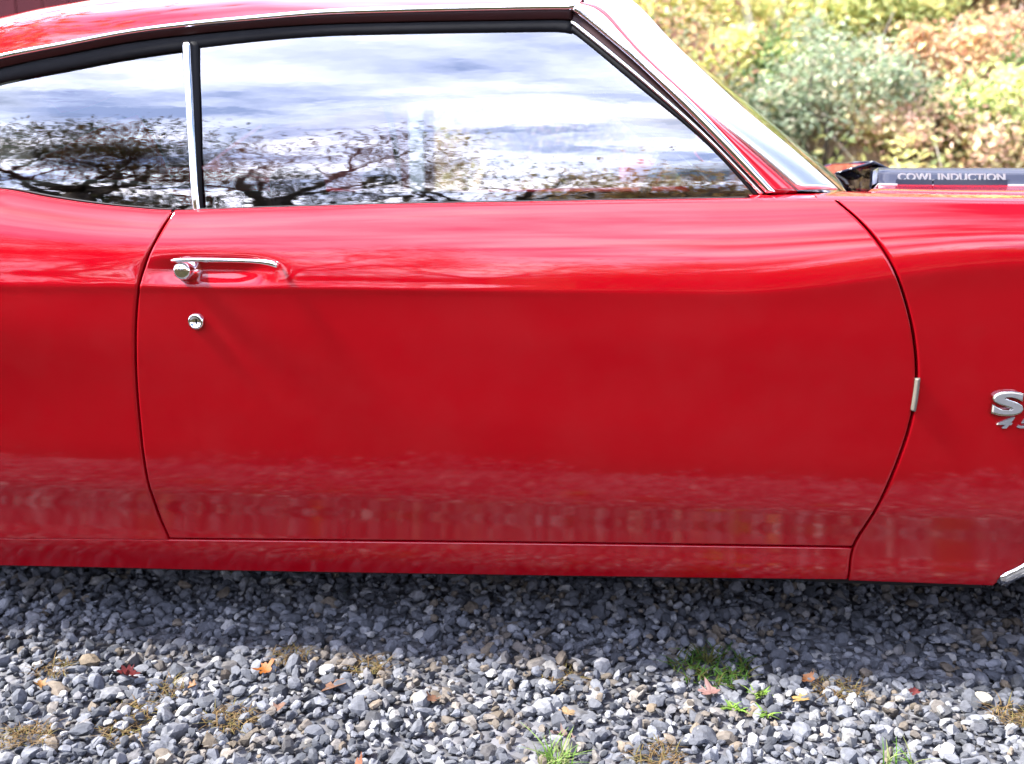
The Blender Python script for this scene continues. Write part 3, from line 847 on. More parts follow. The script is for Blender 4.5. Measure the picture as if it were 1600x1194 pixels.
# front flank below the bumper, grille, lamps
mb = MB(); mb.box((2.02, 0.14, 0.53), (2.07, 2 * YC - 0.14, 0.80)); part(mb, 'grille', M_rubber, smooth=False)
for y in (0.30, 0.47, 1.43, 1.60):
    m = MB(); m.lathe([(0.0, 0.012), (0.05, 0.008), (0.078, 0.0), (0.085, -0.01), (0.085, -0.05)][::-1], (0, 0, 0), 'z', 24)
    V = m.v[0]; m.v[0] = np.c_[V[:, 2] + 2.085, V[:, 0] + y, V[:, 1] + 0.66]; part(m, 'headlight', M_lamp)
mb = MB(); zf_ = np.linspace(0.2, 2 * YC - 0.2, 20)
mb.grid(np.array([np.c_[np.full(20, 2.06), zf_, np.full(20, ZF(2.06) - 0.003)], np.c_[np.full(20, 2.09), zf_, np.full(20, 0.82)], np.c_[np.full(20, 2.05), zf_, np.full(20, 0.80)]])); part(mb, 'nose_panel', M_red)

# mirrored far side
def mirror(o, parent=None):
    c = o.copy(); COL.objects.link(c); c.parent = parent or root
    if parent is None: c.scale = (1, -1, 1)
    return c
for o in (door, quarter, fender, rocker, inner, dtrim, led_d, led_q, t1, t2, t3, t4, t5, t6, t7, t8, t9, dglass, qglass, d1, d2, bd1, bd2, cp, ftop, corner, lip, lip2):
    c = mirror(o)
    if o is door:
        for ch in o.children:
            if ch.name.startswith(('door_handle', 'push_button', 'lock_cyl')): mirror(ch, c)

# underbody, wheel wells, exhaust
mb = MB(); mb.box((AXR + 0.42, 0.17, 0.20), (AXF - 0.46, 2 * YC - 0.17, 0.25)); mb.box((AXR - 1.0, 0.30, 0.30), (AXF + 0.8, 2 * YC - 0.30, 0.36))
for y0 in (0.30, 1.48): mb.box((AXR + 0.2, y0, 0.165), (AXF - 0.3, y0 + 0.10, 0.22))
part(mb, 'underbody', M_dark, smooth=False)
mb = MB(); xs = np.linspace(AXR + 0.45, XT - 0.02, 60); zb_ = zbot(xs); yb_ = Y(xs, zb_) + 0.022
mb.grid(np.array([np.c_[xs, yb_, zb_ + 0.01], np.c_[xs, yb_ + 0.001, zb_ - 0.012 - 0.006 * sstep(0.5, 0.62, xs)], np.c_[xs, yb_ + 0.006, zb_ - 0.012 - 0.006 * sstep(0.5, 0.62, xs)], np.c_[xs, yb_ + 0.007, zb_ + 0.01]]))
part(mb, 'pinch_seam', M_dark, smooth=False)
mb = MB(); mb.tube([(-2.6, 0.55, 0.24), (-1.2, 0.55, 0.20), (0.0, 0.62, 0.19), (0.7, 0.66, 0.22)], 0.028, 10); part(mb, 'exhaust_pipe', M_dark)
for cx in (AXF, AXR):
    for sgn in (0, 1):
        m = MB(); a = np.linspace(R_(-15), R_(195), 30); rr = 0.43 if cx < 0 else 0.53
        rows = [np.c_[cx + rr * np.cos(a), np.full(30, y), WR + rr * np.sin(a)] for y in (0.03, 0.20, 0.42)]
        rows[0] = np.c_[cx + rr * np.cos(a), Y(cx + rr * np.cos(a), WR + rr * np.sin(a)) + 0.03, WR + rr * np.sin(a)]
        rows.append(np.c_[np.full(30, cx), np.full(30, 0.42), np.full(30, WR)])
        P = np.array(rows)
        if sgn: P[:, :, 1] = 2 * YC - P[:, :, 1]
        m.grid(P); part(m, 'wheel_well', M_dark)
# wheels
def make_wheel(cx, sgn):
    w = bpy.data.objects.new('wheel', None); COL.objects.link(w); w.parent = root
    yw = 0.12
    w.location = (cx, (yw + 0.11 - YC) * (1 if not sgn else -1), WR)
    m = MB(); m.lathe([(0.19, -0.10), (0.25, -0.115), (0.305, -0.11), (0.33, -0.09), (0.337, -0.05), (0.337, 0.05), (0.33, 0.09), (0.30, 0.11), (0.19, 0.10)], (0, 0, 0), 'y', 48)
    ty = mesh_np('tyre', m.v[0], m.f, M_tyre, w, True)
    m = MB(); m.lathe([(0.0, -0.085), (0.045, -0.085), (0.06, -0.07), (0.075, -0.055), (0.15, -0.05), (0.165, -0.07), (0.19, -0.10), (0.197, -0.105), (0.195, 0.09)], (0, 0, 0), 'y', 48)
    mesh_np('rim', m.v[0], m.f, M_dullchrome, w, True)
    m = MB()
    for k in range(5):
        a = k * 2 * math.pi / 5
        M = Matrix.Rotation(a, 3, 'Y')
        m.box((0.05, -0.078, -0.028), (0.17, -0.05, 0.028), M)
    mesh_np('spoke', m.v[0] if len(m.v) == 1 else np.vstack(m.v), m.f, M_dullchrome, w, False)
    if sgn: w.rotation_euler = (0, 0, math.pi)
for cx in (AXF, AXR):
    for s in (0, 1): make_wheel(cx, s)

# ------------------------------------------------------------------ interior
def soft_box(lo, hi, n=8, p=4.0, tilt=0.0, piv=None):
    lo, hi = np.array(lo, float), np.array(hi, float); c, r = (lo + hi) / 2, (hi - lo) / 2
    u = np.linspace(0, 2 * math.pi, 28, endpoint=False); v = np.linspace(-math.pi / 2, math.pi / 2, 15)
    sp = lambda a: np.sign(a) * np.abs(a) ** (2 / p)
    V = []
    for b in v:
        V.append(np.c_[sp(np.cos(b)) * sp(np.cos(u)), sp(np.cos(b)) * sp(np.sin(u)), np.full(28, sp(np.sin(b)))])
    V = np.vstack(V) * r + c
    if tilt:
        M = np.array(Matrix.Rotation(tilt, 3, 'Y')); q = np.array(piv if piv is not None else (c[0], c[1], lo[2])); V = (V - q) @ M.T + q
    F = [(i * 28 + j, i * 28 + (j + 1) % 28, (i + 1) * 28 + (j + 1) % 28, (i + 1) * 28 + j) for i in range(14) for j in range(28)]
    return V, F
def seat(y0, y1, x):
    e = bpy.data.objects.new('front_seat', None); COL.objects.link(e); e.parent = root; e.location = (x, (y0 + y1) / 2 - YC, 0.3)
    org = np.array((x, (y0 + y1) / 2, 0.3))
    for nm, a in (('cushion', soft_box((x - 0.05, y0, 0.34), (x + 0.45, y1, 0.50))), ('backrest', soft_box((x - 0.14, y0, 0.40), (x - 0.01, y1, 0.85), tilt=R_(-14))), ('headrest', soft_box((x - 0.24, y0 + 0.14, 0.84), (x - 0.15, y1 - 0.14, 0.95), p=3.2, tilt=R_(-8)))):
        mesh_np(nm, a[0] - org, a[1], M_vinyl, e, True)
seat(0.30, 0.80, -0.34); seat(1.10, 1.60, -0.34)
e = MB(); e.add(*soft_box((-1.15, 0.25, 0.34), (-0.70, 1.65, 0.52))); e.add(*soft_box((-1.30, 0.25, 0.42), (-1.12, 1.65, 0.93), tilt=R_(-18)))
part(e, 'rear_seat', M_vinyl)
mb = MB(); mb.add(*soft_box((0.36, 0.14, 0.62), (0.62, 2 * YC - 0.14, 0.865), p=5)); part(mb, 'dashboard', M_vinyl)
mb = MB(); mb.box((-1.25, 0.16, 0.255), (0.60, 2 * YC - 0.16, 0.30)); mb.box((0.60, 0.16, 0.25), (0.64, 2 * YC - 0.16, 0.84)); mb.box((-1.95, 0.2, 0.88), (-1.28, 2 * YC - 0.2, 0.90)); part(mb, 'cabin_floor', M_carpet, smooth=False)
mb = MB(); a = np.linspace(0, 2 * math.pi, 33)
cs = np.array((0.22, 1.35, 0.82)); M = np.array(Matrix.Rotation(R_(-62), 3, 'Y'))
mb.tube(np.c_[0.19 * np.cos(a), 0.19 * np.sin(a), 0 * a] @ M.T + cs, 0.011, 8, cap=False)
for k in (0, 2.1, 4.2): mb.tube([cs, cs + M @ np.array((0.19 * math.cos(k), 0.19 * math.sin(k), 0))], 0.009, 6)
part(mb, 'steering_wheel', M_vinyl)
# rear-view mirror, far door mirror
mb = MB(); mb.add(*soft_box((0.13, 0.84, 1.175), (0.155, 1.08, 1.235), p=3)); mb.tube([(0.15, 0.95, 1.22), (0.19, 0.95, 1.27)], 0.006, 6); part(mb, 'interior_mirror', M_vinyl)
mb = MB(); mm = at_y(1000, 289, 1.93); mb.add(*soft_box((mm[0] - 0.075, 1.88, 0.885), (mm[0] + 0.075, 1.99, 0.985), p=3)); mb.tube([(mm[0] + 0.02, 1.90, 0.90), (mm[0] + 0.04, 1.83, 0.87)], 0.016, 8); part(mb, 'door_mirror', M_red)

# ------------------------------------------------------------------ ground
gv, gnt, gb = new_mat('gravel_bed')
tc = nd(gnt, 'ShaderNodeTexCoord'); v1 = nd(gnt, 'ShaderNodeTexVoronoi', Scale=38.0); n1 = nd(gnt, 'ShaderNodeTexNoise', Scale=2.0, Detail=6.0)
gnt.links.new(tc.outputs['Object'], v1.inputs['Vector']); gnt.links.new(tc.outputs['Object'], n1.inputs['Vector'])
r1 = nd(gnt, 'ShaderNodeValToRGB'); es = r1.color_ramp.elements; es[0].color = (0.045, 0.046, 0.052, 1); es[1].color = (0.13, 0.13, 0.145, 1)
gnt.links.new(v1.outputs['Color'], r1.inputs[0])
mx = nd(gnt, 'ShaderNodeMix', _data_type='RGBA', _blend_type='MULTIPLY'); mx.inputs[0].default_value = 0.5
gnt.links.new(r1.outputs[0], mx.inputs[6]); gnt.links.new(n1.outputs['Fac'], mx.inputs[7]); gnt.links.new(mx.outputs[2], gb.inputs['Base Color'])
bp = nd(gnt, 'ShaderNodeBump', Strength=0.9, Distance=0.02); bp.invert = True
gnt.links.new(v1.outputs['Distance'], bp.inputs['Height']); gnt.links.new(bp.outputs[0], gb.inputs['Normal']); gb.inputs['Roughness'].default_value = 0.9
mgrass, gnt, gb = new_mat('dark_reflected_turf')
tc = nd(gnt, 'ShaderNodeTexCoord'); n1 = nd(gnt, 'ShaderNodeTexNoise', Scale=0.7, Detail=9.0, Roughness=0.7)
gnt.links.new(tc.outputs['Object'], n1.inputs['Vector'])
r1 = nd(gnt, 'ShaderNodeValToRGB'); es = r1.color_ramp.elements; es[0].position = 0.35; es[0].color = (0.010, 0.013, 0.006, 1); es[1].position = 0.65; es[1].color = (0.030, 0.022, 0.013, 1)  # turf colour darkened so its reflection in the door stays dark
gnt.links.new(n1.outputs['Fac'], r1.inputs[0]); gnt.links.new(r1.outputs[0], gb.inputs['Base Color']); gb.inputs['Roughness'].default_value = 0.95
gb.inputs['Specular IOR Level'].default_value = 0.0
def sheet(name, x0, x1, y0, y1, z, mat, n=2):
    xs, ys_ = np.linspace(x0, x1, n), np.linspace(y0, y1, n); XX, YY = np.meshgrid(xs, ys_)
    m = MB(); m.grid(np.stack([XX, YY, np.full_like(XX, z)], -1)); return tag(m.build(name, mat), kind='structure')
sheet('ground', -600, 600, -600, 600, -0.03, mgrass)
sheet('gravel_drive', -14, 14, -0.52, 5.2, -0.008, gv)

# stones: chopped convex polyhedra, scattered
def ico(sub):
    t = (1 + 5 ** 0.5) / 2
    V = np.array([(-1, t, 0), (1, t, 0), (-1, -t, 0), (1, -t, 0), (0, -1, t), (0, 1, t), (0, -1, -t), (0, 1, -t), (t, 0, -1), (t, 0, 1), (-t, 0, -1), (-t, 0, 1)], float); V /= np.linalg.norm(V, axis=1)[:, None]
    F = [(0, 11, 5), (0, 5, 1), (0, 1, 7), (0, 7, 10), (0, 10, 11), (1, 5, 9), (5, 11, 4), (11, 10, 2), (10, 7, 6), (7, 1, 8), (3, 9, 4), (3, 4, 2), (3, 2, 6), (3, 6, 8), (3, 8, 9), (4, 9, 5), (2, 4, 11), (6, 2, 10), (8, 6, 7), (9, 8, 1)]
    for _ in range(sub):
        V = list(map(tuple, V)); c = {}; NF = []
        def mid(a, b):
            k = (min(a, b), max(a, b))
            if k not in c:
                p = np.array(V[a]) + np.array(V[b]); p /= np.linalg.norm(p); V.append(tuple(p)); c[k] = len(V) - 1
            return c[k]
        for a, b, d in F:
            x, y, z = mid(a, b), mid(b, d), mid(d, a); NF += [(a, x, z), (b, y, x), (d, z, y), (x, y, z)]
        F = NF; V = np.array(V)
    return np.array(V), np.array(F)
def stone_shapes(k, sub, r):
    V0, F0 = ico(sub); out = []
    for _ in range(k):
        npl = r.integers(6, 11); N = r.normal(size=(npl, 3)); N /= np.linalg.norm(N, axis=1)[:, None]; D = r.uniform(0.36, 0.8, npl)
        dots = V0 @ N.T
        rad = np.min(np.where(dots > 1e-3, D / np.maximum(dots, 1e-3), 9), axis=1); rad = np.minimum(rad, 1.0)
        V = V0 * rad[:, None] * r.uniform((0.85, 0.7, 0.55), (1.25, 1.0, 0.85))
        out.append(V)
    return np.array(out), F0
def rand_rot(n, r):
    q = r.normal(size=(n, 4)); q /= np.linalg.norm(q, axis=1)[:, None]; w, x, y, z = q.T
    return np.stack([1 - 2 * (y * y + z * z), 2 * (x * y - z * w), 2 * (x * z + y * w), 2 * (x * y + z * w), 1 - 2 * (x * x + z * z), 2 * (y * z - x * w), 2 * (x * z - y * w), 2 * (y * z + x * w), 1 - 2 * (x * x + y * y)], 1).reshape(n, 3, 3)
def stone_cols(n, r):
    c = np.array([(0.228, 0.24, 0.275), (0.33, 0.345, 0.39), (0.145, 0.155, 0.18), (0.455, 0.465, 0.50), (0.64, 0.635, 0.63), (0.36, 0.30, 0.24)])
    k = r.choice(6, n, p=[0.33, 0.27, 0.16, 0.13, 0.07, 0.04]); return 0.285 * c[k] * r.uniform(0.75, 1.25, (n, 1))
def scatter_stones(name, pts, sizes, sub, shapes, label):
    S, F = stone_shapes(shapes, sub, rng); n = len(pts); k = rng.integers(0, shapes, n)
    V = np.einsum('nij,nvj->nvi', rand_rot(n, rng), S[k]) * sizes[:, None, None]
    V[:, :, 2] *= 0.85
    V += pts[:, None, :]
    nv = S.shape[1]
    FF = (F[None] + (np.arange(n) * nv)[:, None, None]).reshape(-1, 3)
    cs_ = stone_cols(n, rng); q = pts[:, :2]
    dirt = np.sin(q[:, 0] * 7.3 + 1.7 * np.sin(q[:, 1] * 9.1)) * np.sin(q[:, 1] * 11.7 + 2.2 * np.sin(q[:, 0] * 5.3)) + 0.45 * rng.normal(size=n)
    w = (0.55 * sstep(0.55, 1.3, dirt))[:, None]
    cs_ = cs_ * (1 - w) + w * np.array((0.11, 0.085, 0.055))
    col = np.repeat(cs_, nv, axis=0)
    return tag(mesh_np(name, V.reshape(-1, 3), FF, M_stone, None, False, col), label, 'gravel', kind='stuff')
M_stone = attr_mat('crushed_stone', 0.85, 0, 0.1, 0.35, 90, 0.28)
def jitter(x0, x1, y0, y1, step):
    xs, ys_ = np.arange(x0, x1, step), np.arange(y0, y1, step); XX, YY = np.meshgrid(xs, ys_)
    p = np.c_[XX.ravel(), YY.ravel()] + rng.uniform(-0.5, 0.5, (XX.size, 2)) * step * 1.1; return p
VX0, VX1, VY0, VY1 = -1.25, 1.35, -0.42, 0.62
def gz(p): return 0.006 * np.sin(p[:, 0] * 5.1 + 1) * np.sin(p[:, 1] * 6.3) + 0.004 * np.sin(p[:, 0] * 13 + p[:, 1] * 11)
p1 = jitter(VX0, VX1, VY0, VY1, 0.0158); s1 = np.clip(rng.lognormal(math.log(0.0106), 0.42, len(p1)), 0.0045, 0.025)
P1 = np.c_[p1, gz(p1) + rng.uniform(-0.006, 0.009, len(p1))]
scatter_stones('gravel', P1, s1, 1, 60, 'blue-grey crushed stone beside and under the car')
p2 = jitter(-3.4, 3.4, -3.4, 2.6, 0.024); keep = ~((p2[:, 0] > VX0) & (p2[:, 0] < VX1) & (p2[:, 1] > VY0) & (p2[:, 1] < VY1)); p2 = p2[keep]; p2 = p2[p2[:, 1] > -0.60 + 0.07 * np.sin(p2[:, 0] * 3.7) + 0.05 * np.sin(p2[:, 0] * 9.1) + 0.05 * rng.normal(size=len(p2))]
s2 = np.clip(rng.lognormal(math.log(0.0142), 0.28, len(p2)), 0.008, 0.024)
P2 = np.c_[p2, gz(p2) + rng.uniform(-0.006, 0.008, len(p2))]
scatter_stones('outer_gravel', P2, s2, 0, 60, 'blue-grey crushed stone further along the drive')

# a few larger pale stones
def lone_stone(px, py, size, c, label):
    p = at_z(px, py, 0.012); S, F = stone_shapes(1, 2, rng); V = (np.array(rand_rot(1, rng)[0]) @ S[0].T).T * size; V[:, 2] *= 0.7
    o = mesh_np('white_stone', V, F, M_stone, None, False, np.tile(0.36 * np.array(c), (len(V), 1))); o.location = (p[0], p[1], 0.010)
    tag(o, label, 'stone', 'pale stones lying among the gravel')
for a in [(1478, 1172, 0.0235, (0.72, 0.70, 0.66), 'largest white stone, at the front edge of the gravel below the fender'),
          (1537, 1088, 0.0185, (0.62, 0.57, 0.48), 'smooth cream stone on the gravel close to the front wheel'),
          (172, 1083, 0.0165, (0.76, 0.75, 0.73), 'small bright white stone left of the dry grass tufts'),
          (545, 1136, 0.0165, (0.78, 0.77, 0.75), 'round white stone between the leaves in the front gravel'),
          (992, 1152, 0.0170, (0.76, 0.75, 0.74), 'white stone just right of the green grass tuft'),
          (620, 1117, 0.0200, (0.50, 0.49, 0.48), 'broad pale grey stone in front of the door middle')]:
    lone_stone(*a)

# fallen leaves
M_leaf = attr_mat('fallen_leaf', 0.6, 0.1, 0.3, 0.3, 120, 0.3)
def maple(size, c, lobes=5, jag=0.5, curl=0.3):
    n = lobes * 6; a = np.linspace(0, 2 * math.pi, n, endpoint=False)
    r = 0.68 + 0.32 * np.abs(np.cos(a * lobes / 2)) ** 1.3; r *= 1 + 0.08 * rng.normal(size=n); r[np.abs(a - math.pi) < 0.2] *= 0.35
    r *= 1 + 0.18 * rng.normal(size=n).clip(-1.2, 1.2); P1_ = np.c_[r * np.cos(a), r * np.sin(a) * 0.8]; V = [(0, 0, 0)]; V += [(x * 0.5, y * 0.5, 0) for x, y in P1_]; V += [(x, y, 0) for x, y in P1_]
    V = np.array(V) * size; ph = rng.uniform(0, 6)
    rr = np.linalg.norm(V[:, :2], axis=1) / size; V[:, 2] = size * curl * (rr ** 2 * (0.6 + 0.5 * np.sin(2 * np.arctan2(V[:, 1], V[:, 0]) + ph))) 
    F = [(0, 1 + i, 1 + (i + 1) % n) for i in range(n)] + [(1 + i, 1 + n + i, 1 + n + (i + 1) % n, 1 + (i + 1) % n) for i in range(n)]
    cc = 0.3 * np.array(c) * rng.uniform(0.75, 1.2, (len(V), 1)); return V, F, cc
def fallen(px, py, size, c, label, curl=0.35, tilt=0.35, lobes=5):
    p = at_z(px, py, 0.02); V, F, cc = maple(size, c, lobes, curl=curl)
    o = mesh_np('fallen_leaf', V, F, M_leaf, None, True, cc); o.location = (p[0], p[1], 0.014)
    o.rotation_euler = (rng.uniform(-tilt, tilt) + 0.25, rng.uniform(-tilt, tilt), rng.uniform(0, 6.28)); tag(o, label, 'leaf', 'leaves fallen on the gravel')
for a in [(200, 1050, 0.026, (0.24, 0.02, 0.02), 'curled dark red leaf on the gravel below the rear quarter panel', 0.7),
          (414, 1040, 0.019, (0.55, 0.16, 0.01), 'bright orange leaf lying on the gravel', 0.4),
          (520, 1067, 0.030, (0.30, 0.15, 0.09), 'flat brown leaf lying right of the bright orange leaf', 0.15),
          (886, 1109, 0.016, (0.62, 0.42, 0.22), 'small tan leaf behind the green grass tuft', 0.5),
          (880, 1145, 0.024, (0.36, 0.25, 0.22), 'pinkish brown leaf against the green grass tuft', 0.6),
          (1109, 1077, 0.023, (0.38, 0.20, 0.18), 'dull pink leaf at the foot of the leafy weed', 0.5),
          (1253, 1086, 0.019, (0.60, 0.38, 0.14), 'yellowish tan leaf on the gravel right of the weed', 0.15),
          (1429, 1076, 0.011, (0.20, 0.03, 0.03), 'tiny dark red leaf below the fender', 0.5),
          (1262, 1056, 0.016, (0.32, 0.12, 0.04), 'rust brown leaf near the shadow edge under the door front', 0.5),
          (436, 1101, 0.014, (0.32, 0.16, 0.10), 'small brown leaf right of the middle dry tuft', 0.5),
          (64, 1064, 0.012, (0.42, 0.20, 0.05), 'small orange brown leaf, leftmost on the gravel', 0.5),
          (300, 1066, 0.010, (0.45, 0.20, 0.06), 'tiny orange leaf between the red and orange leaves', 0.5),
          (675, 1087, 0.014, (0.25, 0.12, 0.07), 'small dark brown leaf in front of the door middle', 0.5),
          (560, 1188, 0.014, (0.36, 0.12, 0.05), 'reddish leaf scrap at the very front of the gravel', 0.4)]:
    fallen(*a)

# grass, weeds and dry tufts
M_blade = attr_mat('grass_blade', 0.7, 0.35, 0.06, 0, 60, 0.2)
def blade(b, h, lean, az, w, seg=5):
    t = np.linspace(0, 1, seg + 1); d = np.array((math.cos(az), math.sin(az), 0)); sde = np.array((-math.sin(az), math.cos(az), 0))
    C = b + np.outer(h * t * (1 - 0.35 * lean * t), (0, 0, 1)) + np.outer(h * lean * t ** 2, d)
    W = w * (1 - t) ** 0.7 + 0.0002
    V = np.empty((2 * (seg + 1), 3)); V[0::2] = C - sde * W[:, None]; V[1::2] = C + sde * W[:, None]
    return V, [(2 * i, 2 * i + 1, 2 * i + 3, 2 * i + 2) for i in range(seg)]
def tuft(px, py, n, h, spread, w, pal, name, label, cat, group=None, lean=(0.3, 1.2), squash=1.0):
    p = at_z(px, py, 0.01); mb = MB(); cols = []
    for i in range(n):
        a = rng.uniform(0, 6.28); r = spread * math.sqrt(rng.uniform())
        V, F = blade(np.array((r * math.cos(a), r * math.sin(a) * squash, 0)), h * rng.uniform(0.5, 1.1), rng.uniform(*lean), rng.uniform(0, 6.28), w * rng.uniform(0.7, 1.2))
        mb.add(V, F); cols.append(np.tile(0.6 * np.array(pal[rng.integers(len(pal))]) * rng.uniform(0.8, 1.2), (len(V), 1)))
    o = mesh_np(name, np.vstack(mb.v), mb.f, M_blade, None, True, np.vstack(cols)); o.location = (p[0], p[1], 0.004)
    return tag(o, label, cat, group)
GR_ = [(0.10, 0.22, 0.03), (0.16, 0.30, 0.05), (0.22, 0.34, 0.09), (0.30, 0.34, 0.14)]
DRY = [(0.20, 0.13, 0.06), (0.26, 0.18, 0.09), (0.14, 0.09, 0.045), (0.19, 0.16, 0.06)]
WEED = [(0.05, 0.11, 0.02), (0.07, 0.15, 0.03), (0.10, 0.10, 0.03)]
tuft(868, 1194, 55, 0.055, 0.026, 0.0014, GR_, 'grass_tuft', 'spiky green grass tuft at the front of the gravel', 'grass')
tuft(1392, 1194, 10, 0.045, 0.012, 0.0015, GR_, 'grass_tuft', 'few upright green blades near the front, below the fender', 'grass')
tuft(1430, 1197, 7, 0.05, 0.01, 0.0014, GR_, 'grass_tuft', 'thin green sprig right beside the few upright blades', 'grass')
tuft(1112, 1042, 260, 0.030, 0.075, 0.0022, WEED, 'leafy_weed', 'low dark green weed patch at the edge of the car shadow', 'weed', squash=1.0, lean=(0.6, 1.6))
for (x, y, lab, n) in [(1148, 1104, 'small bright green seedling in front of the weed patch', 30), (1197, 1114, 'tiny pale green seedling right of the bright seedling', 12), (1184, 1082, 'small olive seedling nearest the weed patch', 22)]:
    tuft(x, y, n, 0.018, 0.012, 0.0026, [(0.20, 0.36, 0.06), (0.28, 0.42, 0.08), (0.14, 0.22, 0.04)], 'green_seedling', lab, 'plant', 'seedlings sprouting in the gravel', lean=(0.8, 1.8))
for (x, y, n, s, lab) in [(362, 1122, 150, 0.045, 'round dry grass clump below the rear edge of the door'), (205, 1112, 120, 0.040, 'dry grass clump left of the round clump'), (190, 1142, 110, 0.038, 'flattened dry grass nearest the front on the left'),
                          (40, 1150, 120, 0.040, 'dry grass clump, leftmost on the gravel'), (82, 1046, 70, 0.034, 'thin dry grass near the rear wheel shadow'), (452, 1022, 90, 0.040, 'dry grass clump at the shadow edge behind the orange leaf'),
                          (575, 1040, 100, 0.040, 'dry grass clump behind the flat brown leaf'), (1030, 1180, 130, 0.042, 'dry grass clump right of the green grass tuft'), (1310, 1076, 110, 0.046, 'dry grass clump right of the yellowish tan leaf'),
                          (1585, 1114, 110, 0.040, 'dry grass clump, rightmost on the gravel'), (880, 1052, 90, 0.045, 'sparse dry grass in front of the middle of the door'), (260, 1075, 60, 0.03, 'small dry tuft between the red leaf and the door edge')]:
    tuft(x, y, n, 0.022, s, 0.0011, DRY, 'dry_tuft', lab, 'dry grass', 'dry grass clumps among the gravel', lean=(0.9, 2.2))

# lawn edge in front of the gravel, darkened for the door reflection
nb = 14000
bx_, by_ = rng.uniform(-4.5, 4.5, nb), -0.55 - np.abs(rng.normal(size=nb)) * 1.3 + 0.07 * np.sin(rng.uniform(0, 6, nb))
hh, aa, ll = rng.uniform(0.02, 0.055, nb), rng.uniform(0, 6.28, nb), rng.uniform(0.1, 0.8, nb)
P0 = np.c_[bx_, by_, np.full(nb, -0.03)]; sd_ = np.c_[-np.sin(aa), np.cos(aa), 0 * aa] * 0.0022; dr_ = np.c_[np.cos(aa), np.sin(aa), 0 * aa]
V = np.stack([P0 - sd_, P0 + sd_, P0 + dr_ * (hh * ll)[:, None] + np.c_[0 * hh, 0 * hh, hh]], 1)
gc = np.array([(0.014, 0.026, 0.006), (0.020, 0.034, 0.008), (0.034, 0.028, 0.012)])[rng.integers(0, 3, nb)] * rng.uniform(0.7, 1.3, (nb, 1))
tag(mesh_np('lawn_grass', V.reshape(-1, 3), np.arange(nb * 3).reshape(-1, 3), M_blade, None, False, np.repeat(gc, 3, axis=0)), 'short dull green grass along the edge of the gravel', 'grass', kind='stuff')

# ------------------------------------------------------------------ barn behind the car
M_barn = plain('barn_red', (0.13, 0.016, 0.018), 0.75, var=0.35, scale=3.5, bump=0.2)
M_white = plain('white_trim_paint', (0.7, 0.7, 0.69), 0.6, var=0.08, scale=6)
M_shingle = plain('roof_shingle', (0.06, 0.05, 0.05), 0.9, var=0.4, scale=20, bump=0.4)
bc = at_y(663, 300, 6.6)
barn = empty('red_barn', (bc[0], bc[1], -0.03), 'dark red board-sided barn with a white corner board behind the car', 'barn')
barn.rotation_euler = (0, 0, R_(9))
mb = MB(); mb.box((-9.0, 0.02, 0), (-0.02, 5.0, 2.75)); b = mb.build('wall', M_barn, barn); 
bw = 0.203
m = MB(); m.box((0.004, 0, 0), (bw - 0.004, 0.022, 2.72)); bme = m.build('board', M_barn, barn); bme.location = (-0.12 - bw, -0.003, 0)
for k in range(1, 43):
    c = bme.copy(); COL.objects.link(c); c.parent = barn; c.location = (-0.12 - bw * (k + 1), -0.003 + 0.003 * ((k * 7) % 3 - 1), 0)
mb = MB(); mb.box((-0.115, -0.02, 0), (0.0, 0.018, 2.74)); mb.build('corner_board', M_white, barn)
mb = MB(); mb.box((-9.3, -0.35, 2.74), (0.3, -0.31, 2.90)); mb.build('fascia', M_barn, barn)
mb = MB(); mb.add([(-9.3, -0.36, 2.88), (0.3, -0.36, 2.88), (0.3, 2.5, 4.1), (-9.3, 2.5, 4.1), (-9.3, 5.3, 2.88), (0.3, 5.3, 2.88), (-9.3, -0.36, 2.80), (0.3, -0.36, 2.80)], [(0, 1, 2, 3), (3, 2, 5, 4), (6, 7, 1, 0)]); mb.build('roof', M_shingle, barn)
mb = MB(); mb.add([(0.0, 0.02, 2.72), (0.0, 5.0, 2.72), (0.0, 2.5, 3.95)], [(0, 1, 2)]); mb.build('gable', M_barn, barn)

# ------------------------------------------------------------------ hillside behind
def hill_z(x, y):
    st = 5.6 + 7.5 * sstep(-0.6, -2.2, x) * 1.0 if False else 5.6 + 8.0 * (1 - sstep(-2.4, -0.4, x))
    d = np.maximum(0, y - st)
    return 0.75 * d * sstep(0, 1.5, d) + 0.06 * np.sin(x * 2.3 + y) * sstep(0, 1, d) - 0.03 * (d <= 0)
mhill, gnt, gb = new_mat('leaf_litter_bank')
tc = nd(gnt, 'ShaderNodeTexCoord'); n1 = nd(gnt, 'ShaderNodeTexNoise', Scale=2.2, Detail=9.0, Roughness=0.72)
gnt.links.new(tc.outputs['Object'], n1.inputs['Vector'])
r1 = nd(gnt, 'ShaderNodeValToRGB'); es = r1.color_ramp.elements; es[0].position = 0.35; es[0].color = (0.14, 0.085, 0.05, 1); es[1].position = 0.62; es[1].color = (0.42, 0.30, 0.20, 1)
gnt.links.new(n1.outputs['Fac'], r1.inputs[0]); gnt.links.new(r1.outputs[0], gb.inputs['Base Color']); gb.inputs['Roughness'].default_value = 0.95
bp = nd(gnt, 'ShaderNodeBump', Strength=0.8, Distance=0.08); gnt.links.new(n1.outputs['Fac'], bp.inputs['Height']); gnt.links.new(bp.outputs[0], gb.inputs['Normal'])
xs, ys_ = np.linspace(-30, 40, 120), np.linspace(5.3, 34, 90); XX, YY = np.meshgrid(xs, ys_)
ZZ = hill_z(XX, YY); ZZ = np.where(ZZ < 14, ZZ, 14 + (ZZ - 14) * 0.2)
mb = MB(); mb.grid(np.stack([XX, YY, ZZ - 0.02], -1)); tag(mb.build('hillside', mhill, None, True), kind='structure')

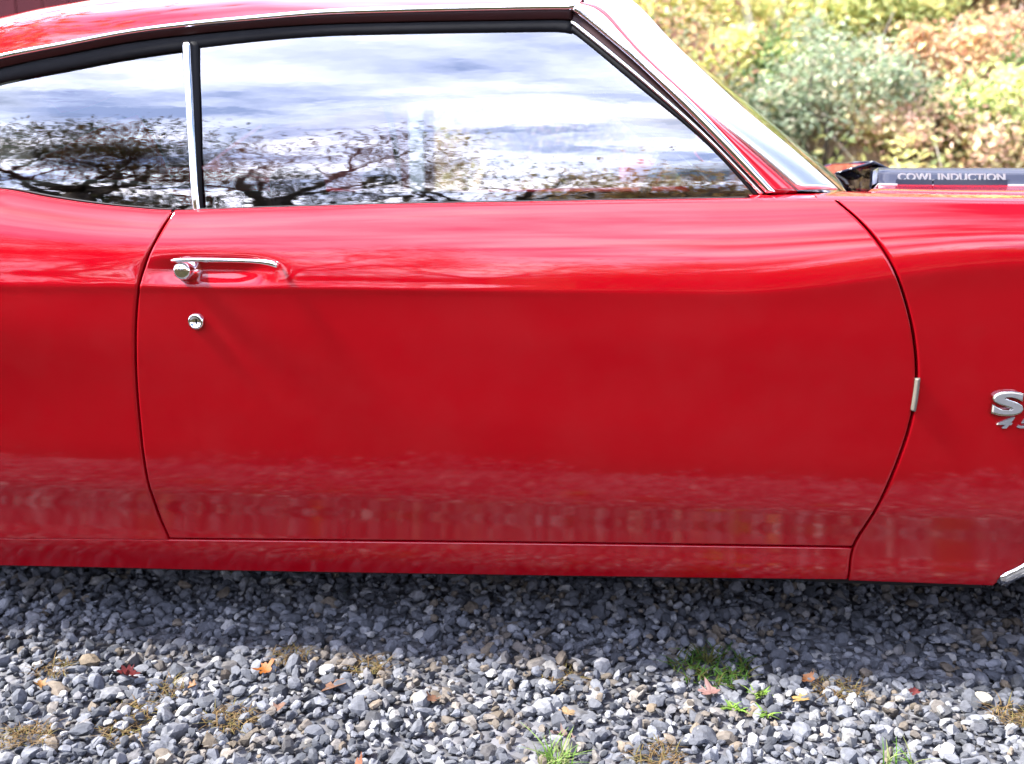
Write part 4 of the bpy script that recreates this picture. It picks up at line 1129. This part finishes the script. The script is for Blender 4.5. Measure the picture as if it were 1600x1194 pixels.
M_foliage = attr_mat('foliage', 0.6, 0.42, 0.25, 0, 40, 0.15)
M_bark_pale = plain('pale_bark', (0.52, 0.46, 0.38), 0.9, var=0.35, scale=9, bump=0.4)
M_bark = plain('dark_bark', (0.07, 0.055, 0.045), 0.95, var=0.4, scale=10, bump=0.5)
def leaves(C, size, pal, pw=None, up=0.35, jit=0.25):
    """folded leaf of two triangles each at points C"""
    n = len(C); s = size * rng.uniform(0.6, 1.25, n)
    N = rng.normal(size=(n, 3)); N[:, 2] = np.abs(N[:, 2]) + up; N /= np.linalg.norm(N, axis=1)[:, None]
    T = np.cross(N, rng.normal(size=(n, 3))); T /= np.linalg.norm(T, axis=1)[:, None]; B = np.cross(N, T)
    V = np.empty((n, 4, 3)); f = 0.22
    V[:, 0] = C - T * s[:, None]; V[:, 1] = C + B * s[:, None] * 0.48 + N * s[:, None] * f; V[:, 2] = C + T * s[:, None]; V[:, 3] = C - B * s[:, None] * 0.48 + N * s[:, None] * f
    i = (np.arange(n) * 4)[:, None]; F = np.concatenate([i + (0, 1, 2), i + (0, 2, 3)])
    pal = np.array(pal); k = rng.choice(len(pal), n, p=pw); c = pal[k] * (1 + jit * rng.normal(size=(n, 1)).clip(-2, 2) * 0.6)
    return V.reshape(-1, 3), F, np.repeat(c.clip(0.005, 0.9), 4, axis=0)
def clump_points(n, c, rad, k):
    """points in k clumps inside an ellipsoid shell"""
    d = rng.normal(size=(k, 3)); d /= np.linalg.norm(d, axis=1)[:, None]; d[:, 2] = np.abs(d[:, 2]) * 1.15 - 0.25
    q = d * rng.uniform(0.35, 1.18, (k, 1)); w = rng.integers(0, k, n)
    sp = rng.uniform(0.10, 0.34, k)[w]
    P = q[w] + rng.normal(size=(n, 3)) * sp[:, None]
    return P * np.array(rad) + np.array(c)
YEL = [(0.86, 0.785, 0.328), (0.747, 0.723, 0.314), (0.86, 0.728, 0.32), (0.577, 0.65, 0.265)]  # leaf palettes paled and brightened, bright haze put into the colour
YGR = [(0.589, 0.659, 0.276), (0.698, 0.721, 0.304), (0.44, 0.533, 0.22), (0.815, 0.746, 0.328)]
GRN = [(0.137, 0.225, 0.082), (0.19, 0.3, 0.113), (0.262, 0.35, 0.13), (0.095, 0.15, 0.062)]
SAGE = [(0.306, 0.379, 0.254), (0.4, 0.463, 0.317), (0.222, 0.295, 0.18), (0.476, 0.435, 0.31)]
ORG = [(0.728, 0.448, 0.275), (0.801, 0.575, 0.338), (0.582, 0.313, 0.216), (0.67, 0.584, 0.303)]
RUST = [(0.381, 0.215, 0.14), (0.47, 0.321, 0.172), (0.246, 0.139, 0.097), (0.403, 0.37, 0.171)]
PINK = [(0.786, 0.54, 0.428), (0.665, 0.419, 0.33), (0.696, 0.628, 0.36), (0.544, 0.522, 0.276)]
def hill_point(px, py):
    d = ray(px, py); t = 6.0
    for _ in range(400):
        p = _C + d * t
        if p[2] <= hill_z(p[0], p[1]) + 0.02: break
        t += 0.03
    return p
def branch_tube(mb, p0, p1, r0, r1, seg=5, wob=0.06, n=5):
    p0, p1 = np.array(p0, float), np.array(p1, float); t = np.linspace(0, 1, seg + 1)[:, None]; L = np.linalg.norm(p1 - p0)
    P = p0 + (p1 - p0) * t; P[1:-1] += rng.normal(size=(seg - 1, 3)) * L * wob
    mb.tube(P, np.linspace(r0, r1, seg + 1), n); return P
def shrub(px, py, w, h, pal, n, label, leaf=0.038, k=16, name='shrub', pw=None, group='shrubs growing on the hillside', dep=0.8):
    """(px,py): pixel of the shrub's foot on the slope; w, h in metres"""
    p = hill_point(px, py); r = empty(name, p - (0, 0, 0.03), label, 'shrub', group)
    C = clump_points(n, (0, 0, h * 0.52), (w / 2, w * dep / 2, h * 0.52), k)
    V, F, c = leaves(C, leaf, pal, pw); mesh_np('foliage', V, F, M_foliage, r, False, c)
    mb = MB()
    for _ in range(7):
        a = rng.uniform(0, 6.28); branch_tube(mb, (0.05 * math.cos(a), 0.05 * math.sin(a), 0), (w * 0.35 * math.cos(a), w * 0.35 * math.sin(a), h * rng.uniform(0.6, 1.0)), 0.012, 0.003)
    mb.build('stems', M_bark, r, True)
    return r
shrub(1290, 262, 1.25, 1.10, SAGE, 5200, 'large round grey-green shrub rising just behind the open hood flap', 0.030, 26)
shrub(1215, 205, 0.75, 0.70, GRN, 2600, 'dark green bush left of the grey-green shrub', 0.034, 12)
shrub(1180, 268, 0.8, 0.75, SAGE, 2000, 'pale sage bush close to the windshield edge', 0.032, 12)
shrub(1410, 262, 0.9, 0.62, PINK, 2400, 'low pinkish brown shrub behind the hood lettering', 0.032, 14)
shrub(1500, 238, 0.75, 0.50, GRN, 2200, 'low green bush right of the pinkish shrub', 0.034, 12)
shrub(1588, 244, 0.9, 0.62, YGR, 2600, 'yellow-green bush at the right end of the bank', 0.034, 14)
shrub(1490, 165, 1.15, 0.72, ORG, 3400, 'orange-leaved shrub halfway up the bank', 0.036, 16)
shrub(1580, 190, 0.9, 0.80, PINK, 2600, 'peach-leaved shrub between orange and yellow-green shrubs', 0.036, 14)
shrub(1570, 75, 1.3, 1.1, RUST, 4200, 'rust brown bush at the top right of the bank', 0.040, 18)
shrub(1395, 175, 0.7, 0.55, RUST, 1500, 'brown bush in the hollow below the pale logs', 0.034, 10)
shrub(1370, 100, 1.2, 0.8, YGR, 3200, 'yellow-green shrub above the grey-green shrub', 0.040, 16)
shrub(1280, 95, 1.1, 0.9, YEL, 3000, 'bright yellow shrub right of the pale trunks', 0.040, 16)
shrub(1450, 60, 1.3, 0.9, YGR, 3000, 'olive yellow shrub near the top of the bank', 0.042, 16)
shrub(1150, 190, 0.9, 0.75, YEL, 2600, 'yellow shrub at the foot of the pale trunks', 0.038, 14)
shrub(1060, 110, 1.2, 1.1, YEL, 3600, 'pale yellow shrub beside the windshield top', 0.040, 16)
shrub(985, 70, 1.2, 1.2, ORG, 3000, 'tan and orange shrub just past the roof corner', 0.042, 14, pw=[0.2, 0.4, 0.1, 0.3])
shrub(900, 60, 1.4, 1.4, YEL, 3000, 'yellow shrub partly behind the car roof', 0.042, 14)
# ones seen only through the car's windows
shrub(740, 300, 1.5, 1.0, RUST, 2600, 'brown shrub seen through the door glass by the barn corner', 0.040, 14)
shrub(860, 295, 1.5, 0.9, PINK, 2600, 'tawny shrub seen through the middle of the door glass', 0.040, 14)
shrub(1000, 285, 1.6, 1.2, RUST, 2600, 'brown shrub seen through the front of the door glass', 0.040, 14)

# ground cover over the bank
n = 90000
gx = rng.uniform(-3.2, 9, n); gy = 5.4 + 13 * rng.uniform(0, 1, n) ** 1.3
den = np.sin(gx * 1.7 + 2) * np.sin(gy * 1.9 + gx) + rng.normal(size=n) * 0.5
kp = den > -0.55; gx, gy = gx[kp], gy[kp]
hz = hill_z(gx, gy); kp = hz > 0.02; gx, gy, hz = gx[kp], gy[kp], hz[kp]
C = np.c_[gx, gy, hz + np.abs(rng.normal(size=len(gx))) * (0.08 + 0.22 * (np.sin(gx * 2.9 + 1.2 * np.sin(gy * 3.1)) * np.sin(gy * 3.7 + gx) > -0.1))]
V, F, c = leaves(C, 0.045, YGR + YEL + ORG[:2] + GRN[:2], [0.16, 0.16, 0.12, 0.12, 0.10, 0.08, 0.06, 0.06, 0.04, 0.04, 0.03, 0.03])
tag(mesh_np('ground_cover', V, F, M_foliage, None, False, c), 'yellow-green vines and leaf litter covering the bank', 'ground cover', kind='stuff')

# tangles of vine and saplings between the shrubs
allC, allc = [], []
for i in range(95):
    x = rng.uniform(-0.5, 7.5); y = rng.uniform(6.2, 12.5); z = float(hill_z(x, y)); w = rng.uniform(0.22, 0.6)
    pl = (YGR, YEL, YGR, ORG, SAGE, GRN, PINK)[rng.integers(7)]
    V, F, c = leaves(clump_points(420, (x, y, z + w * 0.4), (w, w * 0.8, w * rng.uniform(0.6, 1.3)), 6), 0.036, pl); allC.append(V); allc.append(c)
V = np.vstack(allC); nq = len(V) // 4; i4 = (np.arange(nq) * 4)[:, None]
tag(mesh_np('vine_tangle', V, np.concatenate([i4 + (0, 1, 2), i4 + (0, 2, 3)]), M_foliage, None, False, np.vstack(allc)), 'tangled autumn vines and saplings filling the bank between shrubs', 'vines', kind='stuff')
mb = MB()
for i in range(150):
    x = rng.uniform(-0.5, 7.5); y = rng.uniform(6.2, 12.5); z = float(hill_z(x, y)); L = rng.uniform(0.4, 1.1); a = rng.uniform(0, 6.28)
    branch_tube(mb, (x, y, z), (x + 0.4 * L * math.cos(a), y + 0.3 * L * math.sin(a), z + L), 0.009, 0.003, 4, 0.08, 4)
tag(mb.build('bare_twigs', M_bark_pale, None, True), 'thin pale twigs standing out of the vines on the bank', 'twigs', kind='stuff')

# pale trunked trees on the bank
def pale_tree(px, py, pts, r, label, pal, nleaf=2600, crown=None):
    p = hill_point(px, py); t = empty('pale_trunk_tree', p - (0, 0, 0.1), label, 'tree', 'pale trunked trees on the bank')
    mb = MB(); P = smooth_pts(np.array(pts, float), 12); mb.tube(P, np.linspace(r, r * 0.45, 12), 8)
    tr = mb.build('trunk', M_bark_pale, t, True); top = P[-1]
    mb = MB()
    for k in range(6):
        i = rng.integers(4, 12); a = rng.uniform(0, 6.28); L = rng.uniform(0.7, 1.5)
        branch_tube(mb, P[i], P[i] + (L * math.cos(a), L * math.sin(a) * 0.6, L * rng.uniform(0.3, 0.9)), r * 0.4, 0.008, 6, 0.07)
    mb.build('limb', M_bark_pale, t, True)
    C = clump_points(nleaf, top + (0, 0, 0.2), (1.5, 1.2, 1.4), 18); V, F, c = leaves(C, 0.05, pal); mesh_np('crown', V, F, M_foliage, t, False, c)
pale_tree(1167, 150, [(0, 0, 0), (0.0, 0, 0.6), (-0.1, 0, 1.1), (-0.25, 0.1, 2.0), (-0.2, 0.2, 3.4)], 0.055, 'slender pale tree bending left at the bank foot', YEL)
pale_tree(1186, 100, [(0, 0, 0), (0.1, 0, 0.35), (0.28, 0.05, 0.9), (0.42, 0.1, 1.6), (0.6, 0.2, 3.4)], 0.06, 'pale tree leaning right above the bright yellow shrub', YEL)
pale_tree(1130, 120, [(0, 0, 0), (-0.05, 0, 0.8), (0.05, 0, 1.6), (0.0, 0.1, 3.6)], 0.05, 'straight pale tree left of the two leaning ones', YGR)
pale_tree(985, 60, [(0, 0, 0), (0.05, 0, 0.8), (0.0, 0, 1.8), (0.1, 0.1, 3.6)], 0.05, 'pale tree showing just beside the roof corner', YEL)
# fallen pale logs
def log(px0, py0, px1, py1, r, label):
    a, b = hill_point(px0, py0), hill_point(px1, py1); a = a + (0, -0.1, r + 0.10); b = b + (0, -0.1, r + 0.10)
    m = MB(); branch_tube(m, (0, 0, 0), b - a, r, r * 0.7, 7, 0.012, 9); o = m.build('fallen_log', M_bark_pale, None, True); o.location = a; tag(o, label, 'log', 'fallen logs on the bank')
log(1362, 50, 1428, 62, 0.045, 'pale upper fallen log on the bank')
log(1402, 103, 1450, 122, 0.04, 'pale lower fallen log above the dark hollow')
log(1410, 18, 1450, 2, 0.035, 'short pale log near the top of the bank')
mb = MB(); a = hill_point(1570, 130)
for (x, z) in ((-0.1, 0.55), (0.02, 0.65), (0.16, 0.5), (0.35, 0.35), (-0.2, 0.3)): branch_tube(mb, (0, 0, 0), (x, -0.15, z), 0.012, 0.004, 5, 0.06)
o = mb.build('bare_sapling', M_bark_pale, None, True); o.location = a; tag(o, 'bare forked sapling in front of the rust brown bush', 'sapling')

# ------------------------------------------------------------------ behind the camera (mirrored in glass and paint)
def bare_tree(x, y, h, seed, label, leafy=0, spread=1.0, lean=0.0, pal=None, name='bare_tree', levels=5):
    r = np.random.default_rng(seed); t = empty(name, (x, y, -0.05), label, 'tree', 'trees across the drive behind the camera')
    trunk, limbs = MB(), MB(); tips = []
    def grow(p, d, L, rad, lev):
        seg = 4; P = [p]; dd = d.copy()
        for i in range(seg):
            dd = dd + r.normal(size=3) * (0.10 + 0.07 * lev) + (0, 0, 0.05); dd /= np.linalg.norm(dd); P.append(P[-1] + dd * L / seg)
        P = np.array(P); rr = np.linspace(rad, rad * 0.62, seg + 1)
        (trunk if lev == 0 else limbs).tube(P, rr, 7 if lev < 2 else 4 if lev < 4 else 3, cap=lev < 2)
        if lev >= levels: tips.append(P[-1]); return
        kids = int(r.integers(3, 5)) if lev < 3 else 3
        for k in range(kids):
            i = seg if k == 0 else int(r.integers(2, seg + 1)); a = r.uniform(0, 6.28); s = r.uniform(0.5, 1.0) * spread
            ax = np.cross(dd, (math.cos(a), math.sin(a), 0.3)); ax /= np.linalg.norm(ax) + 1e-9
            nd_ = dd * math.cos(s) + np.cross(ax, dd) * math.sin(s); grow(P[i], nd_, L * r.uniform(0.58, 0.82), rr[i] * r.uniform(0.56, 0.74), lev + 1)
    grow(np.zeros(3), np.array((lean, 0, 1.0)), h * 0.27, h * 0.026, 0)
    trunk.build('trunk', M_bark, t, True); limbs.build('limbs', M_bark, t, True)
    if leafy:
        tp = np.array(tips); leafy = int(leafy * 2.4); C = tp[r.integers(0, len(tp), leafy)] + r.normal(size=(leafy, 3)) * 0.25
        V, F, c = leaves(C, 0.062, pal or GRN); mesh_np('crown', V, F, M_foliage, t, False, c)
BRN = [(0.42, 0.25, 0.11), (0.50, 0.33, 0.14), (0.30, 0.18, 0.08), (0.34, 0.28, 0.10)]
DK = [(0.04, 0.05, 0.02), (0.06, 0.06, 0.03), (0.10, 0.06, 0.03)]
bare_tree(-2.0, -11.5, 8.6, 3, 'gnarled bare tree across the drive, nearest the middle', 700, 1.15, pal=DK)
bare_tree(-4.6, -11.0, 9.6, 5, 'bare tree with a few brown leaves left of the gnarled one', 1300, 1.05, pal=DK)
bare_tree(-7.4, -11.0, 11.5, 8, 'half leafless dark tree across the drive', 3400, 1.0, pal=DK)
bare_tree(-10.6, -12.0, 12.5, 13, 'tall dark-leaved tree across the drive', 2600, 1.0, pal=DK)
bare_tree(-6.2, -15.0, 9.0, 21, 'bare tree standing behind the half leafless one', 200, 1.1, pal=DK)
bare_tree(0.9, -13.5, 6.5, 34, 'small bare tree standing over the brown thicket', 30, 0.9, pal=DK)
bare_tree(3.4, -13.5, 6.2, 55, 'leaning bare tree at the right over the brown thicket', 20, 0.9, 0.3, pal=DK)
bare_tree(-15.0, -12.0, 11.0, 89, 'broad dark tree furthest left across the drive', 3500, 1.0, pal=DK)
for i, (x, y, w, h, pal, lab) in enumerate([(0.6, -15, 4.2, 5.2, BRN, 'brown thicket across the drive by the gnarled tree'), (4.0, -15.5, 4.6, 4.3, BRN, 'tall brown thicket under the small bare tree'), (7.6, -16, 5.0, 4.0, BRN, 'tawny thicket under the leaning bare tree'), (11.8, -17, 5.5, 3.8, BRN, 'brown thicket furthest right across the drive'), (-4.2, -14.5, 4.2, 2.9, DK, 'dark green bush across the drive'), (-9.5, -14.5, 6, 3.4, DK, 'dark green bush furthest left across the drive')]):
    r = empty('hedge_bush', (x, y, -0.03), lab, 'bush', 'bushes across the drive behind the camera')
    C = clump_points(5200, (0, 0, h * 0.45), (w * 0.6, 1.2, h * 0.52), 46); V, F, c = leaves(C, 0.11, pal); mesh_np('foliage', V, F, M_foliage, r, False, c)
    mb = MB()
    for k in range(6):
        branch_tube(mb, (0, 0, 0), (rng.uniform(-w / 3, w / 3), rng.uniform(-.5, .5), h * rng.uniform(.6, 1)), 0.03, 0.006)
    mb.build('stems', M_bark, r, True)
def added_shade_tree(x, y, zc, rad, n, label):  # tree added out of view to keep the sun off the barn
    t = empty('added_shade_tree', (x, y, -0.05), label, 'tree', 'unseen trees added to shade the barn')
    mb = MB(); P = np.array([(0, 0, 0), (0.1, 0.05, zc * 0.3), (-0.05, 0.1, zc * 0.6), (0.1, 0, zc * 0.95)]); mb.tube(smooth_pts(P, 10), np.linspace(0.30, 0.10, 10), 9); mb.build('trunk', M_bark, t, True)
    mb = MB()
    for k in range(14):
        a = rng.uniform(0, 6.28); z0 = zc * rng.uniform(0.45, 0.9); L = rad * rng.uniform(0.5, 0.9); branch_tube(mb, (0, 0, z0), (L * math.cos(a), L * math.sin(a), z0 + L * rng.uniform(0.1, 0.7)), 0.09, 0.02, 6, 0.05, 6)
    mb.build('limbs', M_bark, t, True)
    C = clump_points(n, (0, 0, zc), (rad, rad, rad * 0.75), 60); V, F, c = leaves(C, 0.24, GRN); mesh_np('crown', V, F, M_foliage, t, False, c)
added_shade_tree(-13.0, 5.6, 9.0, 4.6, 9000, 'unseen leafy tree added beyond the rear of the car to shade the barn')
xs = np.linspace(-220, 220, 90); rows = []
for k, yv in enumerate(np.linspace(-40, -140, 12)):
    z = (6.0 + 2.0 * np.sin(xs * 0.031 + 1) + 1.3 * np.sin(xs * 0.083)) * sstep(0, 6, k) * (1 + k * 0.18) - 0.05
    rows.append(np.c_[xs, np.full_like(xs, yv), z])
mb = MB(); mb.grid(np.array(rows)); tag(mb.build('far_hill', plain('wooded_brown', (0.07, 0.05, 0.03), 0.95, spec=0.0, var=0.5, scale=0.4), None, True), kind='structure')
